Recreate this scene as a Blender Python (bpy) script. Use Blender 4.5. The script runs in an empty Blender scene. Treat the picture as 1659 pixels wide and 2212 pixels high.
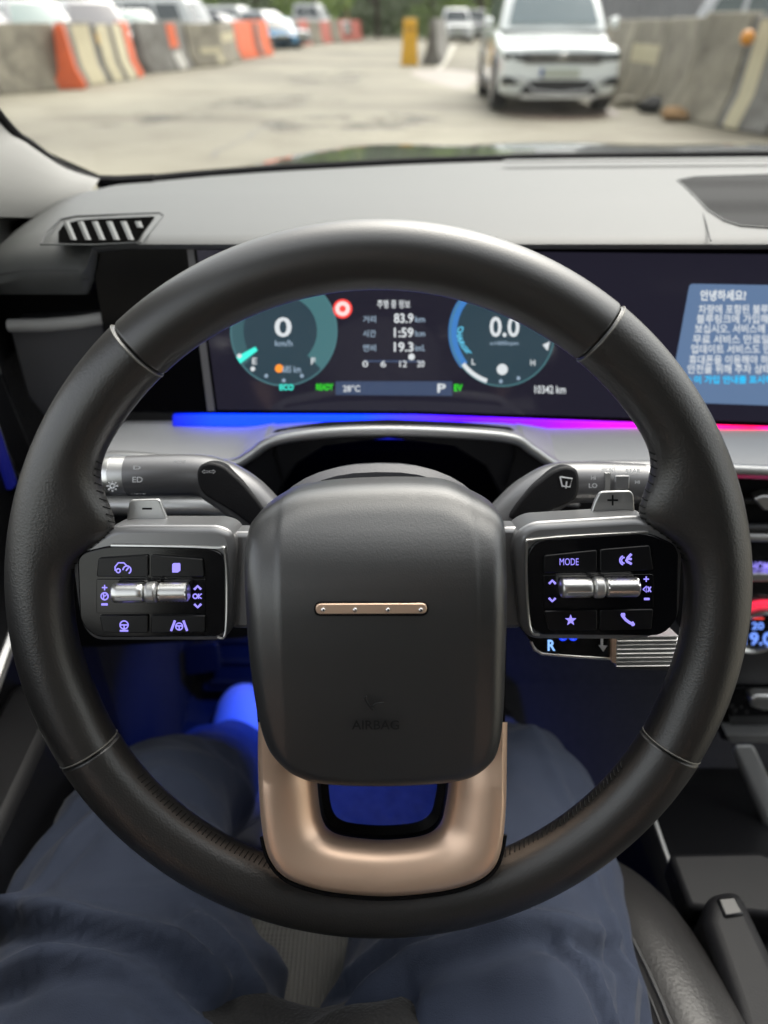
import bpy, bmesh, math, random
from mathutils import Vector as V, Matrix, noise
R = math.radians
random.seed(7)
# ------------------------------------------------------------ camera, sky, sun, exposure
scene = bpy.context.scene
COL = scene.collection
F = 1598.5; CX, CY = 829.5, 1106.0            # pinhole in a 1659 x 2212 picture
PITCH = R(33.66)
CAM = V((0, 0, 1.35))
A_ = V((0, math.cos(PITCH), -math.sin(PITCH))); U_ = V((0, math.sin(PITCH), math.cos(PITCH)))
cd = bpy.data.cameras.new('camera'); cam = bpy.data.objects.new('camera', cd); COL.objects.link(cam)
cam.location = CAM; cam.rotation_euler = (R(90) - PITCH, 0, 0)
cd.sensor_fit = 'VERTICAL'; cd.sensor_height = 36; cd.lens = F / 2212 * 36
cd.clip_start = 0.02; cd.clip_end = 2000
cd.dof.use_dof = True; cd.dof.focus_distance = 0.385; cd.dof.aperture_fstop = 5.6
scene.camera = cam
SUN_EL, SUN_AZ = R(55), R(25)
w = bpy.data.worlds.new('World'); scene.world = w; w.use_nodes = True
nt = w.node_tree; nt.nodes.clear()
o_ = nt.nodes.new('ShaderNodeOutputWorld'); b_ = nt.nodes.new('ShaderNodeBackground'); s_ = nt.nodes.new('ShaderNodeTexSky')
hs = nt.nodes.new('ShaderNodeHueSaturation'); hs.inputs['Saturation'].default_value = 0.25
s_.sky_type = 'NISHITA'; s_.sun_disc = False; s_.sun_elevation = SUN_EL; s_.sun_rotation = SUN_AZ
s_.air_density = 1.5; s_.dust_density = 4
b_.inputs['Strength'].default_value = 0.15
nt.links.new(s_.outputs[0], hs.inputs['Color']); nt.links.new(hs.outputs[0], b_.inputs[0]); nt.links.new(b_.outputs[0], o_.inputs[0])
sl = bpy.data.lights.new('sun', 'SUN'); sl.energy = 0.6; sl.angle = R(60); sl.color = (1, .95, .86)
sun = bpy.data.objects.new('sun', sl); COL.objects.link(sun)
sd = V((math.sin(SUN_AZ) * math.cos(SUN_EL), math.cos(SUN_AZ) * math.cos(SUN_EL), math.sin(SUN_EL)))
sun.rotation_euler = sd.to_track_quat('Z', 'Y').to_euler()
vs = scene.view_settings; vs.view_transform = 'Standard'; vs.look = 'None'; vs.exposure = 1.6; vs.gamma = 1
try:
    scene.cycles.max_bounces = 10; scene.cycles.transparent_max_bounces = 16
except Exception: pass

# ------------------------------------------------------------ helpers
def ray(px, py):
    return A_ + V((1, 0, 0)) * ((px - CX) / F) + U_ * ((CY - py) / F)
class Frame:                                   # a plane in space: origin, right, up, normal
    def __init__(s, o, u, v):
        s.o = V(o); s.u = V(u).normalized(); s.v = V(v).normalized(); s.n = s.u.cross(s.v).normalized(); s.v = s.n.cross(s.u)
    def p(s, a, b, c=0.0): return s.o + s.u * a + s.v * b + s.n * c
    def w(s, px, py, c=0.0):
        d = ray(px, py); t = ((s.o + s.n * c - CAM).dot(s.n)) / d.dot(s.n); return CAM + d * t
    def ab(s, px, py, c=0.0):
        q = s.w(px, py, c) - s.o; return q.dot(s.u), q.dot(s.v)
def onY(px, py, Y): d = ray(px, py); return CAM + d * ((Y - CAM.y) / d.y)
def onZ(px, py, Z): d = ray(px, py); return CAM + d * ((Z - CAM.z) / d.z)
def interp(x, pts):
    if x <= pts[0][0]: return pts[0][1]
    for (a, b), (c, d) in zip(pts, pts[1:]):
        if x <= c: return b + (d - b) * (x - a) / (c - a)
    return pts[-1][1]
def catmull(P, n=6, closed=False):
    P = [V(q) for q in P]; N = len(P); out = []
    rng = range(N if closed else N - 1)
    for i in rng:
        g = (lambda k: P[k % N]) if closed else (lambda k: P[max(0, min(N - 1, k))])
        a, b, c, d = g(i - 1), g(i), g(i + 1), g(i + 2)
        for j in range(n):
            t = j / n
            out.append(.5 * ((2 * b) + (c - a) * t + (2 * a - 5 * b + 4 * c - d) * t * t + (3 * b - a - 3 * c + d) * t ** 3))
    if not closed: out.append(P[-1])
    return out
def roundpoly(P, r, seg=5):
    P = [V((q[0], q[1])) for q in P]; N = len(P); out = []
    rs = r if isinstance(r, (list, tuple)) else [r] * N
    for i in range(N):
        b = P[i]; a = P[i - 1]; c = P[(i + 1) % N]; rr = min(rs[i], (a - b).length * .49, (c - b).length * .49)
        if rr < 1e-6: out.append(b); continue
        s = b + (a - b).normalized() * rr; e = b + (c - b).normalized() * rr
        for k in range(seg + 1):
            t = k / seg; out.append(s * (1 - t) ** 2 + b * 2 * t * (1 - t) + e * t * t)
    return out
ROOTINV = {}
def tag(o, label=None, cat=None, group=None, kind=None):
    if label: o['label'] = label
    if cat: o['category'] = cat
    if group: o['group'] = group
    if kind: o['kind'] = kind
    return o
def thing(name, label, cat, loc=(0, 0, 0), group=None, rz=0, mtx=None):
    o = bpy.data.objects.new(name, None); COL.objects.link(o); o.empty_display_size = .05
    m = mtx if mtx is not None else Matrix.Translation(V(loc)) @ Matrix.Rotation(rz, 4, 'Z')
    o.matrix_basis = m; ROOTINV[o] = m.inverted()
    return tag(o, label, cat, group)
def mesh(name, vs_, fs, m, parent=None, smooth=True, fix=True, bevel=0, seg=2, sharp=40, subsurf=0):
    me = bpy.data.meshes.new(name)
    inv = None
    if parent is not None: inv = ROOTINV[parent]
    me.from_pydata([tuple(inv @ V(q)) if inv else tuple(q) for q in vs_], [], fs)
    bm = bmesh.new(); bm.from_mesh(me)
    if fix: bmesh.ops.recalc_face_normals(bm, faces=bm.faces)
    bm.to_mesh(me); bm.free()
    if m: me.materials.append(m)
    if smooth:
        me.shade_smooth()
        if sharp: me.set_sharp_from_angle(angle=R(sharp))
    o = bpy.data.objects.new(name, me); COL.objects.link(o)
    if parent is not None: o.parent = parent; ROOTINV[o] = inv
    if bevel:
        b = o.modifiers.new('bevel', 'BEVEL'); b.width = bevel; b.segments = seg; b.limit_method = 'ANGLE'; b.angle_limit = R(35); b.harden_normals = False
    if subsurf:
        s = o.modifiers.new('sub', 'SUBSURF'); s.levels = subsurf; s.render_levels = subsurf
    return o
class MB:
    def __init__(s): s.v = []; s.f = []
    def add(s, vs_, fs):
        n = len(s.v); s.v += [V(q) for q in vs_]; s.f += [tuple(i + n for i in f) for f in fs]; return s
    def box(s, c, d, fr=None):
        c = V(c); x, y, z = [q / 2 for q in d]
        P = [V((a * x, b * y, e * z)) for a in (-1, 1) for b in (-1, 1) for e in (-1, 1)]
        if fr: P = [fr.u * q.x + fr.v * q.y + fr.n * q.z for q in P]
        return s.add([c + q for q in P], [(0, 1, 3, 2), (4, 6, 7, 5), (0, 4, 5, 1), (2, 3, 7, 6), (0, 2, 6, 4), (1, 5, 7, 3)])
    def prism(s, P, d):                        # polygon P pushed along vector d
        n = len(P); d = V(d)
        return s.add(list(P) + [V(q) + d for q in P], [tuple(range(n)), tuple(range(2 * n - 1, n - 1, -1))] + [(i, (i + 1) % n, (i + 1) % n + n, i + n) for i in range(n)])
    def rings(s, rr, closed=True, cap=True, loop=False):
        n = len(rr[0]); vs_ = [q for r in rr for q in r]; fs = []; m = len(rr)
        for i in range(m if loop else m - 1):
            j = (i + 1) % m
            for k in range(n if closed else n - 1):
                l = (k + 1) % n; fs.append((i * n + k, i * n + l, j * n + l, j * n + k))
        if cap and not loop and closed: fs += [tuple(range(n)), tuple(range((m - 1) * n, m * n))]
        return s.add(vs_, fs)
    def tube(s, path, rad, n=10, flat=1.0, up=(0, 0, 1), cap=True):
        path = [V(q) for q in path]; rr = []
        for i, q in enumerate(path):
            t = (path[min(i + 1, len(path) - 1)] - path[max(i - 1, 0)]).normalized()
            a = t.cross(V(up)); a = a.normalized() if a.length > 1e-4 else t.orthogonal().normalized()
            b = a.cross(t); r = rad[i] if isinstance(rad, (list, tuple)) else rad
            rr.append([q + a * math.cos(2 * math.pi * k / n) * r + b * math.sin(2 * math.pi * k / n) * r * flat for k in range(n)])
        return s.rings(rr, cap=cap)
    def build(s, name, m, parent=None, **k): return mesh(name, s.v, s.f, m, parent, **k)
def plate(name, P, d, m, parent, bevel=.0006, **k): return MB().prism(P, d).build(name, m, parent, bevel=bevel, **k)
def fplate(name, fr, pts, c, th, m, parent, r=0, bevel=.0006, seg=5, **k):   # outline in picture units on a frame
    P = [fr.ab(x, y, c) for x, y in pts]
    if r: P = roundpoly(P, r, seg)
    return plate(name, [fr.p(q[0], q[1], c) for q in P], fr.n * -th, m, parent, bevel, **k)

ES = .42                                        # lamps and screens, for this exposure
def M(name, col, rough=.5, metal=0, spec=.5, bump=None, var=None, coat=0, emit=None, es=0, sheen=0, ior=1.5):
    m = bpy.data.materials.new(name); m.use_nodes = True; nt = m.node_tree; N = nt.nodes; L = nt.links
    b = N['Principled BSDF']; b.inputs['Base Color'].default_value = (*col, 1); b.inputs['Roughness'].default_value = rough
    b.inputs['IOR'].default_value = ior; b.inputs['Metallic'].default_value = metal; b.inputs['Specular IOR Level'].default_value = spec
    b.inputs['Coat Weight'].default_value = coat; b.inputs['Coat Roughness'].default_value = .08
    if sheen: b.inputs['Sheen Weight'].default_value = sheen; b.inputs['Sheen Roughness'].default_value = .4
    if emit: b.inputs['Emission Color'].default_value = (*emit, 1); b.inputs['Emission Strength'].default_value = es * ES
    tc = N.new('ShaderNodeTexCoord')
    if bump:
        sc, st, kind = bump[:3]
        if kind == 'leather': t = N.new('ShaderNodeTexVoronoi'); t.feature = 'SMOOTH_F1'; t.inputs['Scale'].default_value = sc; out = t.outputs['Distance']
        else: t = N.new('ShaderNodeTexNoise'); t.inputs['Scale'].default_value = sc; t.inputs['Detail'].default_value = 4; out = t.outputs['Fac']
        L.new(tc.outputs['Object'], t.inputs['Vector'])
        bp = N.new('ShaderNodeBump'); bp.inputs['Strength'].default_value = st; bp.inputs['Distance'].default_value = bump[3] if len(bump) > 3 else .0004
        L.new(out, bp.inputs['Height']); L.new(bp.outputs[0], b.inputs['Normal'])
    if var:
        sc, amt = var[:2]; t = N.new('ShaderNodeTexNoise'); t.inputs['Scale'].default_value = sc; t.inputs['Detail'].default_value = 6; t.inputs['Roughness'].default_value = .65
        L.new(tc.outputs['Object'], t.inputs['Vector'])
        r = N.new('ShaderNodeValToRGB'); r.color_ramp.elements[0].position = .3; r.color_ramp.elements[1].position = .7
        c2 = var[2] if len(var) > 2 else tuple(q * (1 - amt) for q in col); c1 = tuple(min(1, q * (1 + amt)) for q in col)
        r.color_ramp.elements[0].color = (*c2, 1); r.color_ramp.elements[1].color = (*c1, 1)
        L.new(t.outputs['Fac'], r.inputs[0]); L.new(r.outputs[0], b.inputs['Base Color'])
    return m
def glass(name, tint=(.95, .95, .93), refl=.03):
    m = bpy.data.materials.new(name); m.use_nodes = True; N = m.node_tree.nodes; L = m.node_tree.links; N.clear()
    o = N.new('ShaderNodeOutputMaterial'); x = N.new('ShaderNodeMixShader'); t = N.new('ShaderNodeBsdfTransparent'); g = N.new('ShaderNodeBsdfGlossy')
    t.inputs[0].default_value = (*tint, 1); g.inputs['Roughness'].default_value = .02; x.inputs[0].default_value = refl
    L.new(t.outputs[0], x.inputs[1]); L.new(g.outputs[0], x.inputs[2]); L.new(x.outputs[0], o.inputs[0]); return m

leather = M('black_leather', (.0125, .0115, .0105), .40, ior=1.85, bump=(1000, .5, 'leather', .0002), var=(6, .15))
leather2 = M('smooth_grip_leather', (.012, .0112, .0105), .38, ior=1.95, bump=(1300, .25, 'leather', .00015))
padm = M('grained_airbag_plastic', (.011, .0115, .012), .40, ior=2.05, bump=(1500, .35, 'leather', .00015))
dashm = M('soft_grey_dash_plastic', (.066, .069, .067), .5, ior=1.5, bump=(900, .3, 'leather', .0003), var=(2, .06))
darkpl = M('dark_soft_plastic', (.008, .008, .0095), .55, ior=1.36, bump=(900, .3, 'leather', .0003))
midpl = M('charcoal_plastic', (.035, .035, .038), .45, ior=1.6, bump=(900, .2, 'leather', .0002))
blackm = M('matt_black', (.005, .005, .006), .8, spec=.15)
gloss = M('gloss_black', (.004, .004, .005), .12, spec=.5)
glossb = M('button_black', (.007, .007, .008), .3, spec=.4)
satin = M('satin_dark_silver', (.26, .26, .265), .30, metal=.55)
silver = M('satin_silver', (.80, .80, .78), .33, metal=1)
silverm = M('matt_silver_paint', (.55, .55, .54), .36, metal=.8, bump=(1500, .1, 'n'))
chrome = M('polished_metal', (.8, .8, .8), .12, metal=1)
copper = M('satin_copper', (1.0, .72, .53), .40, metal=.78, bump=(2500, .08, 'n', .0001))
lilac = M('backlit_lilac', (.1, .1, .2), .4, emit=(.30, .25, .95), es=1.0)
white_e = M('backlit_white', (.2, .2, .2), .4, emit=(.8, .85, .9), es=.8)
white_p = M('printed_white', (.75, .76, .78), .5)
seamw = M('seam_highlight_grey', (.14, .135, .12), .35)
# ------------------------------------------------------------ steering wheel
EL = R(22.5)
wc = CAM + (ray(818, 1315)) * .382
ROLL = R(0.8)
wu = V((math.cos(ROLL), 0, 0)) ; wv = V((0, math.sin(EL), math.cos(EL)))
WH = Frame(wc, (1, 0, 0), wv)
wu = WH.u * math.cos(ROLL) + WH.v * math.sin(ROLL); wv2 = WH.v * math.cos(ROLL) - WH.u * math.sin(ROLL)
WH = Frame(wc, wu, wv2)
wm = Matrix.Translation(wc) @ Matrix((WH.u, WH.v, WH.n)).transposed().to_4x4()
wheel = thing('steering_wheel', 'round black leather steering wheel with copper lower spoke, in front of the driver', 'steering wheel', mtx=wm)
def ang(px, py): a, b = WH.ab(px, py); return math.atan2(b, a) % (2 * math.pi)
seams = [(ang(245, 705) + ang(350, 800)) / 2, (ang(1340, 668) + ang(1243, 775)) / 2, (ang(272, 1568) + ang(158, 1655)) / 2, (ang(1383, 1572) + ang(1505, 1650)) / 2]
RO = .1908
def rim_pt(th, ph, grow=0.0):
    side = 1 if (seams[0] < th < seams[2] or th > seams[3] or th < seams[1]) else 0
    top = seams[1] <= th <= seams[0]
    half = .0160 if top else (.0162 if side else .0170)
    dep = .0152
    bump = 0
    for c in (R(161.5), R(19.5)):
        d = abs((th - c + math.pi) % (2 * math.pi) - math.pi)
        bump += .018 * math.exp(-(d / R(6.5)) ** 2)
    for c in (R(198), R(342)):
        d = abs((th - c + math.pi) % (2 * math.pi) - math.pi)
        bump += .001 * math.exp(-(d / R(7)) ** 2)
    g = 0
    for s in seams:
        d = abs((th - s + math.pi) % (2 * math.pi) - math.pi); g += .0011 * math.exp(-(d / .0045) ** 2)
    rc = RO - .0165
    c, s = math.cos(ph), math.sin(ph)
    rr = rc + c * (half - g + grow + (bump if c < 0 else 0))
    ww = s * (dep - g + grow + (.0007 if side else 0)) * (1 - .25 * min(1, bump / .018) * (c < 0) * abs(c))
    return WH.p(rr * math.cos(th), rr * math.sin(th), ww)
ths = sorted([i * 2 * math.pi / 300 for i in range(300)] + [s + d * .0022 for s in seams for d in range(-8, 9)])
bounds = [(seams[1], seams[0], 'rim_top'), (seams[0], seams[2], 'rim_side'), (seams[2], seams[3], 'rim_bottom'), (seams[3], seams[1] + 2 * math.pi, 'rim_side')]
for a, b, nm in bounds:
    tt = [a] + [t for t in ths + [t + 2 * math.pi for t in ths] if a + 1e-4 < t < b - 1e-4] + [b]
    rr = [[rim_pt(t % (2 * math.pi), 2 * math.pi * k / 28) for k in range(28)] for t in tt]
    MB().rings(rr, cap=False).build('rim_section', leather if nm != 'rim_top' else leather2, wheel, sharp=0)
for i, s in enumerate(seams):
    off = .0068 * (1 if i in (0, 3) else -1)
    MB().tube([rim_pt((s + off) % (2 * math.pi), R(p), .0000) for p in range(-60, 241, 10)], .00045, 6).build('seam_highlight', seamw, wheel)  # lighter grey ring beside each seam draws the highlight on its ridge
thread = M('black_thread', (.012, .012, .012), .7, spec=.2)
def stitches(t0, t1, n, ph, name='stitching'):
    mb = MB()
    for i in range(n):
        t = R(t0 + (t1 - t0) * i / (n - 1))
        a = rim_pt(t % (2 * math.pi), ph - .16, .0003); b = rim_pt((t + .008) % (2 * math.pi), ph + .16, .0003)
        mb.tube([a, (a + b) / 2 + (a + b - 2 * WH.o).normalized() * -.0003, b], .0003, 6)
    return mb.build(name, thread, wheel)
stitches(215, 250, 34, math.pi * .93); stitches(290, 325, 34, math.pi * .99)
stitches(150, 171, 18, math.pi * .95); stitches(9, 30, 18, math.pi * .95)

# airbag cover
out = [(532, 1155), (548, 1122), (590, 1088), (640, 1062), (720, 1048), (820, 1042), (900, 1042), (965, 1048), (1020, 1072), (1068, 1100), (1090, 1128), (1096, 1180), (1098, 1300), (1094, 1420), (1090, 1530), (1082, 1600), (1062, 1645), (1010, 1676), (930, 1688), (810, 1692), (700, 1687), (640, 1670), (597, 1638), (572, 1600), (552, 1530), (538, 1440), (528, 1320), (524, 1220)]
BWP = [(-.16, .016), (-.11, .026), (-.05, .034), (.0, .037), (.022, .036), (.034, .0325), (.05, .022), (.075, .002), (.1, -.014)]
def basew(v, u):
    w = sum(interp(v + d, BWP) for d in (-.012, -.008, -.004, 0, .004, .008, .012)) / 7 if True else interp(v, [(-.16, .016), (-.11, .026), (-.05, .034), (.0, .037), (.022, .036), (.034, .0325), (.05, .022), (.075, .002), (.1, -.014)])
    k = max(0, abs(u) - .046); w -= k * .14
    w -= .0006 * max(0, min(1, (v + .02) / .06)) * max(0, min(1, (abs(u) - .0455) / .002))
    return w
P = [V((*q, 0)) for q in out]
P = catmull(P, 8, True)
edge = []
for q in P:
    v = WH.ab(q.x, q.y, .01)[1]; e = basew(v, 0) - .009
    edge.append(V((*WH.ab(q.x, q.y, e), 0)))
cen = V((0.0, -.02, 0)); rr = []
NR = 56
for i in range(NR + 1):
    r = (i / NR)
    ring = []
    for e in edge:
        q = cen + (e - cen) * r
        dr = max(0, r - .86) / .14
        ring.append(WH.p(q.x, q.y, basew(q.y, q.x) - .010 * (1 - math.sqrt(max(0, 1 - dr * dr)))))
    rr.append(ring)
rr[0] = [WH.p(cen.x, cen.y, basew(cen.y, cen.x)) for _ in edge]
rr.append([WH.p(e.x, e.y, -.02) for e in edge])
pad = MB().rings(rr, cap=False).build('airbag_cover', padm, wheel, sharp=0)
# copper bar with four dots
EMB = Frame(WH.p(0, 0, basew(0, 0)), WH.u, WH.v + WH.n * .03)
fplate('emblem_recess', EMB, [(678, 1301), (925, 1301), (925, 1331), (678, 1331)], .0002, .002, blackm, wheel, r=.0034, bevel=.0002)
emb = fplate('emblem_bar', EMB, [(682, 1305), (922, 1304), (922, 1326), (682, 1327)], .0012, .003, copper, wheel, r=.0026, bevel=.0004)
for x in (698, 767, 838, 909):
    a, b = EMB.ab(x, 1318, .0014); mb = MB(); rr = []
    for k in range(5):
        r = .0011 * math.cos(k / 4 * math.pi / 2); rr.append([EMB.p(a + r * math.cos(t), b + r * math.sin(t), .0012 + .0006 * math.sin(k / 4 * math.pi / 2)) for t in [2 * math.pi * j / 14 for j in range(14)]])
    mb.rings(rr, cap=False).build('emblem_dot', chrome, emb)

_cache = {}
def textmesh(body, bold=0, ext=0.0):
    cu = bpy.data.curves.new('t', 'FONT'); cu.body = body; cu.size = 1; cu.extrude = ext; cu.offset = bold; cu.resolution_u = 3
    o = bpy.data.objects.new('t', cu); COL.objects.link(o)
    dg = bpy.context.evaluated_depsgraph_get(); dg.update(); me = bpy.data.meshes.new_from_object(o.evaluated_get(dg))
    vs_ = [v.co.copy() for v in me.vertices]; fs = [tuple(p.vertices) for p in me.polygons]
    bpy.data.objects.remove(o); bpy.data.curves.remove(cu); bpy.data.meshes.remove(me)
    return vs_, fs
def text(name, body, fr, box, c, m, parent, bold=.0, th=.0002, shear=0):
    """fit the string into the rectangle x0,y0,x1,y1 (picture units) on the frame"""
    vs_, fs = textmesh(body, bold)
    if not vs_: return None
    x0, x1 = min(q.x for q in vs_), max(q.x for q in vs_); y0, y1 = min(q.y for q in vs_), max(q.y for q in vs_)
    tl, tr, br, bl = [fr.ab(*q, c) for q in ((box[0], box[1]), (box[2], box[1]), (box[2], box[3]), (box[0], box[3]))]
    P = []
    for q in vs_:
        s = (q.x - x0) / (x1 - x0); t = (q.y - y0) / (y1 - y0)
        a = (tl[0] * (1 - s) + tr[0] * s) * t + (bl[0] * (1 - s) + br[0] * s) * (1 - t)
        b = (tl[1] * (1 - s) + tr[1] * s) * t + (bl[1] * (1 - s) + br[1] * s) * (1 - t)
        P.append(fr.p(a, b, c))
    return mesh(name, P, fs, m, parent, smooth=False, fix=False)
ABF = Frame(WH.p(0, -.066, basew(-.066, 0)), WH.u, WH.v + WH.n * .14)
embm = M('embossed_lettering', (.011, .011, .012), .5)
text('airbag_lettering', 'AIRBAG', ABF, (760, 1556, 862, 1576), .0010, embm, pad, bold=.01)
icon = MB()
for pts in ([(788, 1510), (800, 1528), (815, 1519), (829, 1519)], [(800, 1528), (806, 1534)], [(786, 1507), (792, 1505)]):
    icon.tube([ABF.w(x, y, .0008) for x, y in pts], .0006, 6)
icon.build('airbag_symbol', embm, pad)

# copper U of the lower spoke
oU = [(558, 1560), (557, 1640), (561, 1740), (571, 1820), (590, 1868), (625, 1900), (690, 1922), (760, 1932), (830, 1936), (900, 1932), (980, 1920), (1040, 1898), (1072, 1866), (1086, 1815), (1093, 1740), (1095, 1640), (1096, 1560)]
iU = [(680, 1560), (682, 1640), (686, 1700), (692, 1752), (700, 1778), (712, 1793), (735, 1804), (780, 1811), (828, 1814), (875, 1811), (915, 1804), (940, 1791), (955, 1770), (962, 1740), (968, 1700), (970, 1640), (972, 1560)]
so = catmull([V((*q, 0)) for q in oU], 5); si = catmull([V((*q, 0)) for q in iU], 5)
rr = []
prof = [(0, -.010), (0, .012), (.03, .0165), (.08, .0180), (.3, .0172), (.55, .0150), (.8, .0105), (.93, .006), (1, -.002), (1.0, -.018)]
for t, wv_ in prof:
    ring = []
    for a, b in zip(so, si):
        q = a * (1 - t) + b * t
        lift = interp(q.y, [(1560, -.010), (1700, -.002), (1860, .004), (1940, .006)])
        ring.append(WH.w(q.x, q.y, wv_ + lift if wv_ > -.009 else wv_))
    rr.append(ring)
MB().rings(rr, closed=False, cap=False).build('copper_spoke_trim', copper, wheel, sharp=50)
# dark gasket around it and the black frame inside the opening
mb = MB()
mb.tube([WH.w(q.x + (q.x - 826) * .012, q.y + max(0, q.y - 1750) * .03, interp(q.y, [(1560, .000), (1700, .006), (1860, .013), (1940, .0165)])) for q in so if q.y > 1800], .0011, 8); mb.build('trim_gasket', blackm, wheel)
rr = []
inn = [V(q) for q in [(v.x + (826 - v.x) * .17, 1690 + (v.y - 1690) * (.75 if v.y > 1690 else 1), 0) for v in si]]
for t, wv_ in ((0, -.012), (.3, -.03), (1, -.034), (1, -.05)):
    rr.append([WH.w(*(a * (1 - t) + b * t).to_2d(), wv_) for a, b in zip(si, inn)])
MB().rings(rr, closed=False, cap=False).build('spoke_inner_frame', darkpl, wheel)
fplate('hub_backing', WH, [(520, 1160), (1100, 1160), (1090, 1600), (560, 1600)], -.02, .02, blackm, wheel, r=.01)

# switch pods
def arc_icon(kind, fr, cx, cy, s, c, m, parent):
    mb = MB(); T = lambda pts, r=.00035: mb.tube([fr.w(cx + x * s, cy + y * s, c) for x, y in pts], r, 6)
    circ = lambda ox, oy, r, a0=0, a1=360, n=16: [(ox + r * math.cos(R(a0 + (a1 - a0) * i / n)), oy + r * math.sin(R(a0 + (a1 - a0) * i / n))) for i in range(n + 1)]
    if kind == 'car':
        T([(-9, 4), (-9, -1), (-5, -6), (2, -6), (6, -2)]); T(circ(6, 3, 5, -180, 60)); T(circ(-5, 4, 2.5)); T([(5, 4), (8, 0)])
    elif kind == 'square':
        mb.prism([fr.w(cx + x * s, cy + y * s, c) for x, y in [(-6, -5), (-4, -7), (6, -7), (7, -5), (7, 5), (3, 8), (-6, 8)]], fr.n * -.0003)
    elif kind == 'heat':
        T(circ(0, 0, 7)); T([(-7, 0), (7, 0)]); T([(0, 0), (0, 6)]); T([(-7, 10), (7, 10)], .0005)
    elif kind == 'lane':
        T([(-8, -9), (-15, 10)], .0006); T([(8, -9), (15, 10)], .0006); T(circ(0, 2, 6.5)); T([(-6, 1), (6, 1)]); T([(0, 1), (0, 8)])
    elif kind == 'star':
        mb.prism([fr.w(cx + (10 if i % 2 == 0 else 4.2) * s * math.sin(i * math.pi / 5), cy - (10 if i % 2 == 0 else 4.2) * s * math.cos(i * math.pi / 5), c) for i in range(10)], fr.n * -.0003)
    elif kind == 'phone':
        T([(-11, -9), (-9, -5), (-4, 1), (3, 6), (8, 8)], .0007); T([(-12, -8), (-6, -8)], .0009); T([(6, 5), (9, 10)], .0009)
    elif kind == 'voice':
        T(circ(-4, 2, 5, 90, 270)); T(circ(-4, 2, 8, 110, 250)); T([(-1, 4), (2, -3), (8, -9)], .0007); T([(0, 4), (8, 8)], .0006); T([(3, -1), (8, 0)], .0006)
    elif kind == 'cruise':
        T(circ(0, 0, 7)); T([(-2, -6), (-2, 6)]); T([(0, 0), (5, -4), (7, 2)]); T([(-5, -17), (5, -17)]); T([(0, -22), (0, -12)]); T([(-6, 16), (6, 16)], .0006)
    elif kind == 'ok':
        T([(-7, -14), (0, -21), (7, -14)], .0006); T([(-7, 16), (0, 23), (7, 16)], .0006)
        T(circ(-5, 0, 4.5)); T([(2, -5), (2, 5)]); T([(8, -5), (2, 0), (8, 5)])
    elif kind == 'updown':
        T([(-7, -14), (0, -21), (7, -14)], .0006); T([(-7, 17), (0, 24), (7, 17)], .0006)
    elif kind == 'volume':
        T([(-5, -20), (5, -20)]); T([(0, -25), (0, -15)]); T([(-6, 0), (0, -6), (0, 6), (-6, 0)]); T([(3, -5), (9, 5)]); T([(3, 5), (9, -5)]); T([(-4, 19), (6, 19)], .0006)
    return mb.build('icon', m, parent)
def roller(x0, x1, xc0, xc1, xk, y, r, left):
    a0, b0 = WH.ab(x0, y, .011); a1, b1 = WH.ab(x1, y, .011); ac0 = WH.ab(xc0, y, .011)[0]; ac1 = WH.ab(xc1, y, .011)[0]
    def cyl(a, b, r, name, m, knurl=False, n=36):
        rr = []; k = 15 if knurl else 6; n = 26 if knurl else n
        prof = [(a, r * .72), (a + .0006, r * .93)] + [(a + .0012 + (b - a - .0024) * i / k, r) for i in range(k + 1)] + [(b - .0006, r * .93), (b, r * .72)]
        for i, (x, q) in enumerate(prof):
            rr.append([WH.p(x, b0 + (q - (.0008 if knurl and (i + j) % 2 and 1 < i < len(prof) - 2 else 0)) * math.cos(2 * math.pi * j / n), .010 + (q - (.0008 if knurl and (i + j) % 2 and 1 < i < len(prof) - 2 else 0)) * math.sin(2 * math.pi * j / n)) for j in range(n)])
        o = MB().rings(rr).build(name, m, wheel, sharp=20 if knurl else 40); return o
    cyl(a0, ac0 - .0003, r, 'roller_switch', silver)
    cyl(ac0, ac1, r * 1.08, 'roller_collar', silverm)
    cyl(ac1 + .0003, a1, r, 'knurled_roller', silver, True)
    mb = MB(); mb.box(WH.p((a0 + ac0) / 2 + .001, b0 - r * .35, .010 + r * .98), (abs(ac0 - a0) * .8, .0012, .0006), WH); mb.build('roller_groove', satin, wheel)
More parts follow.
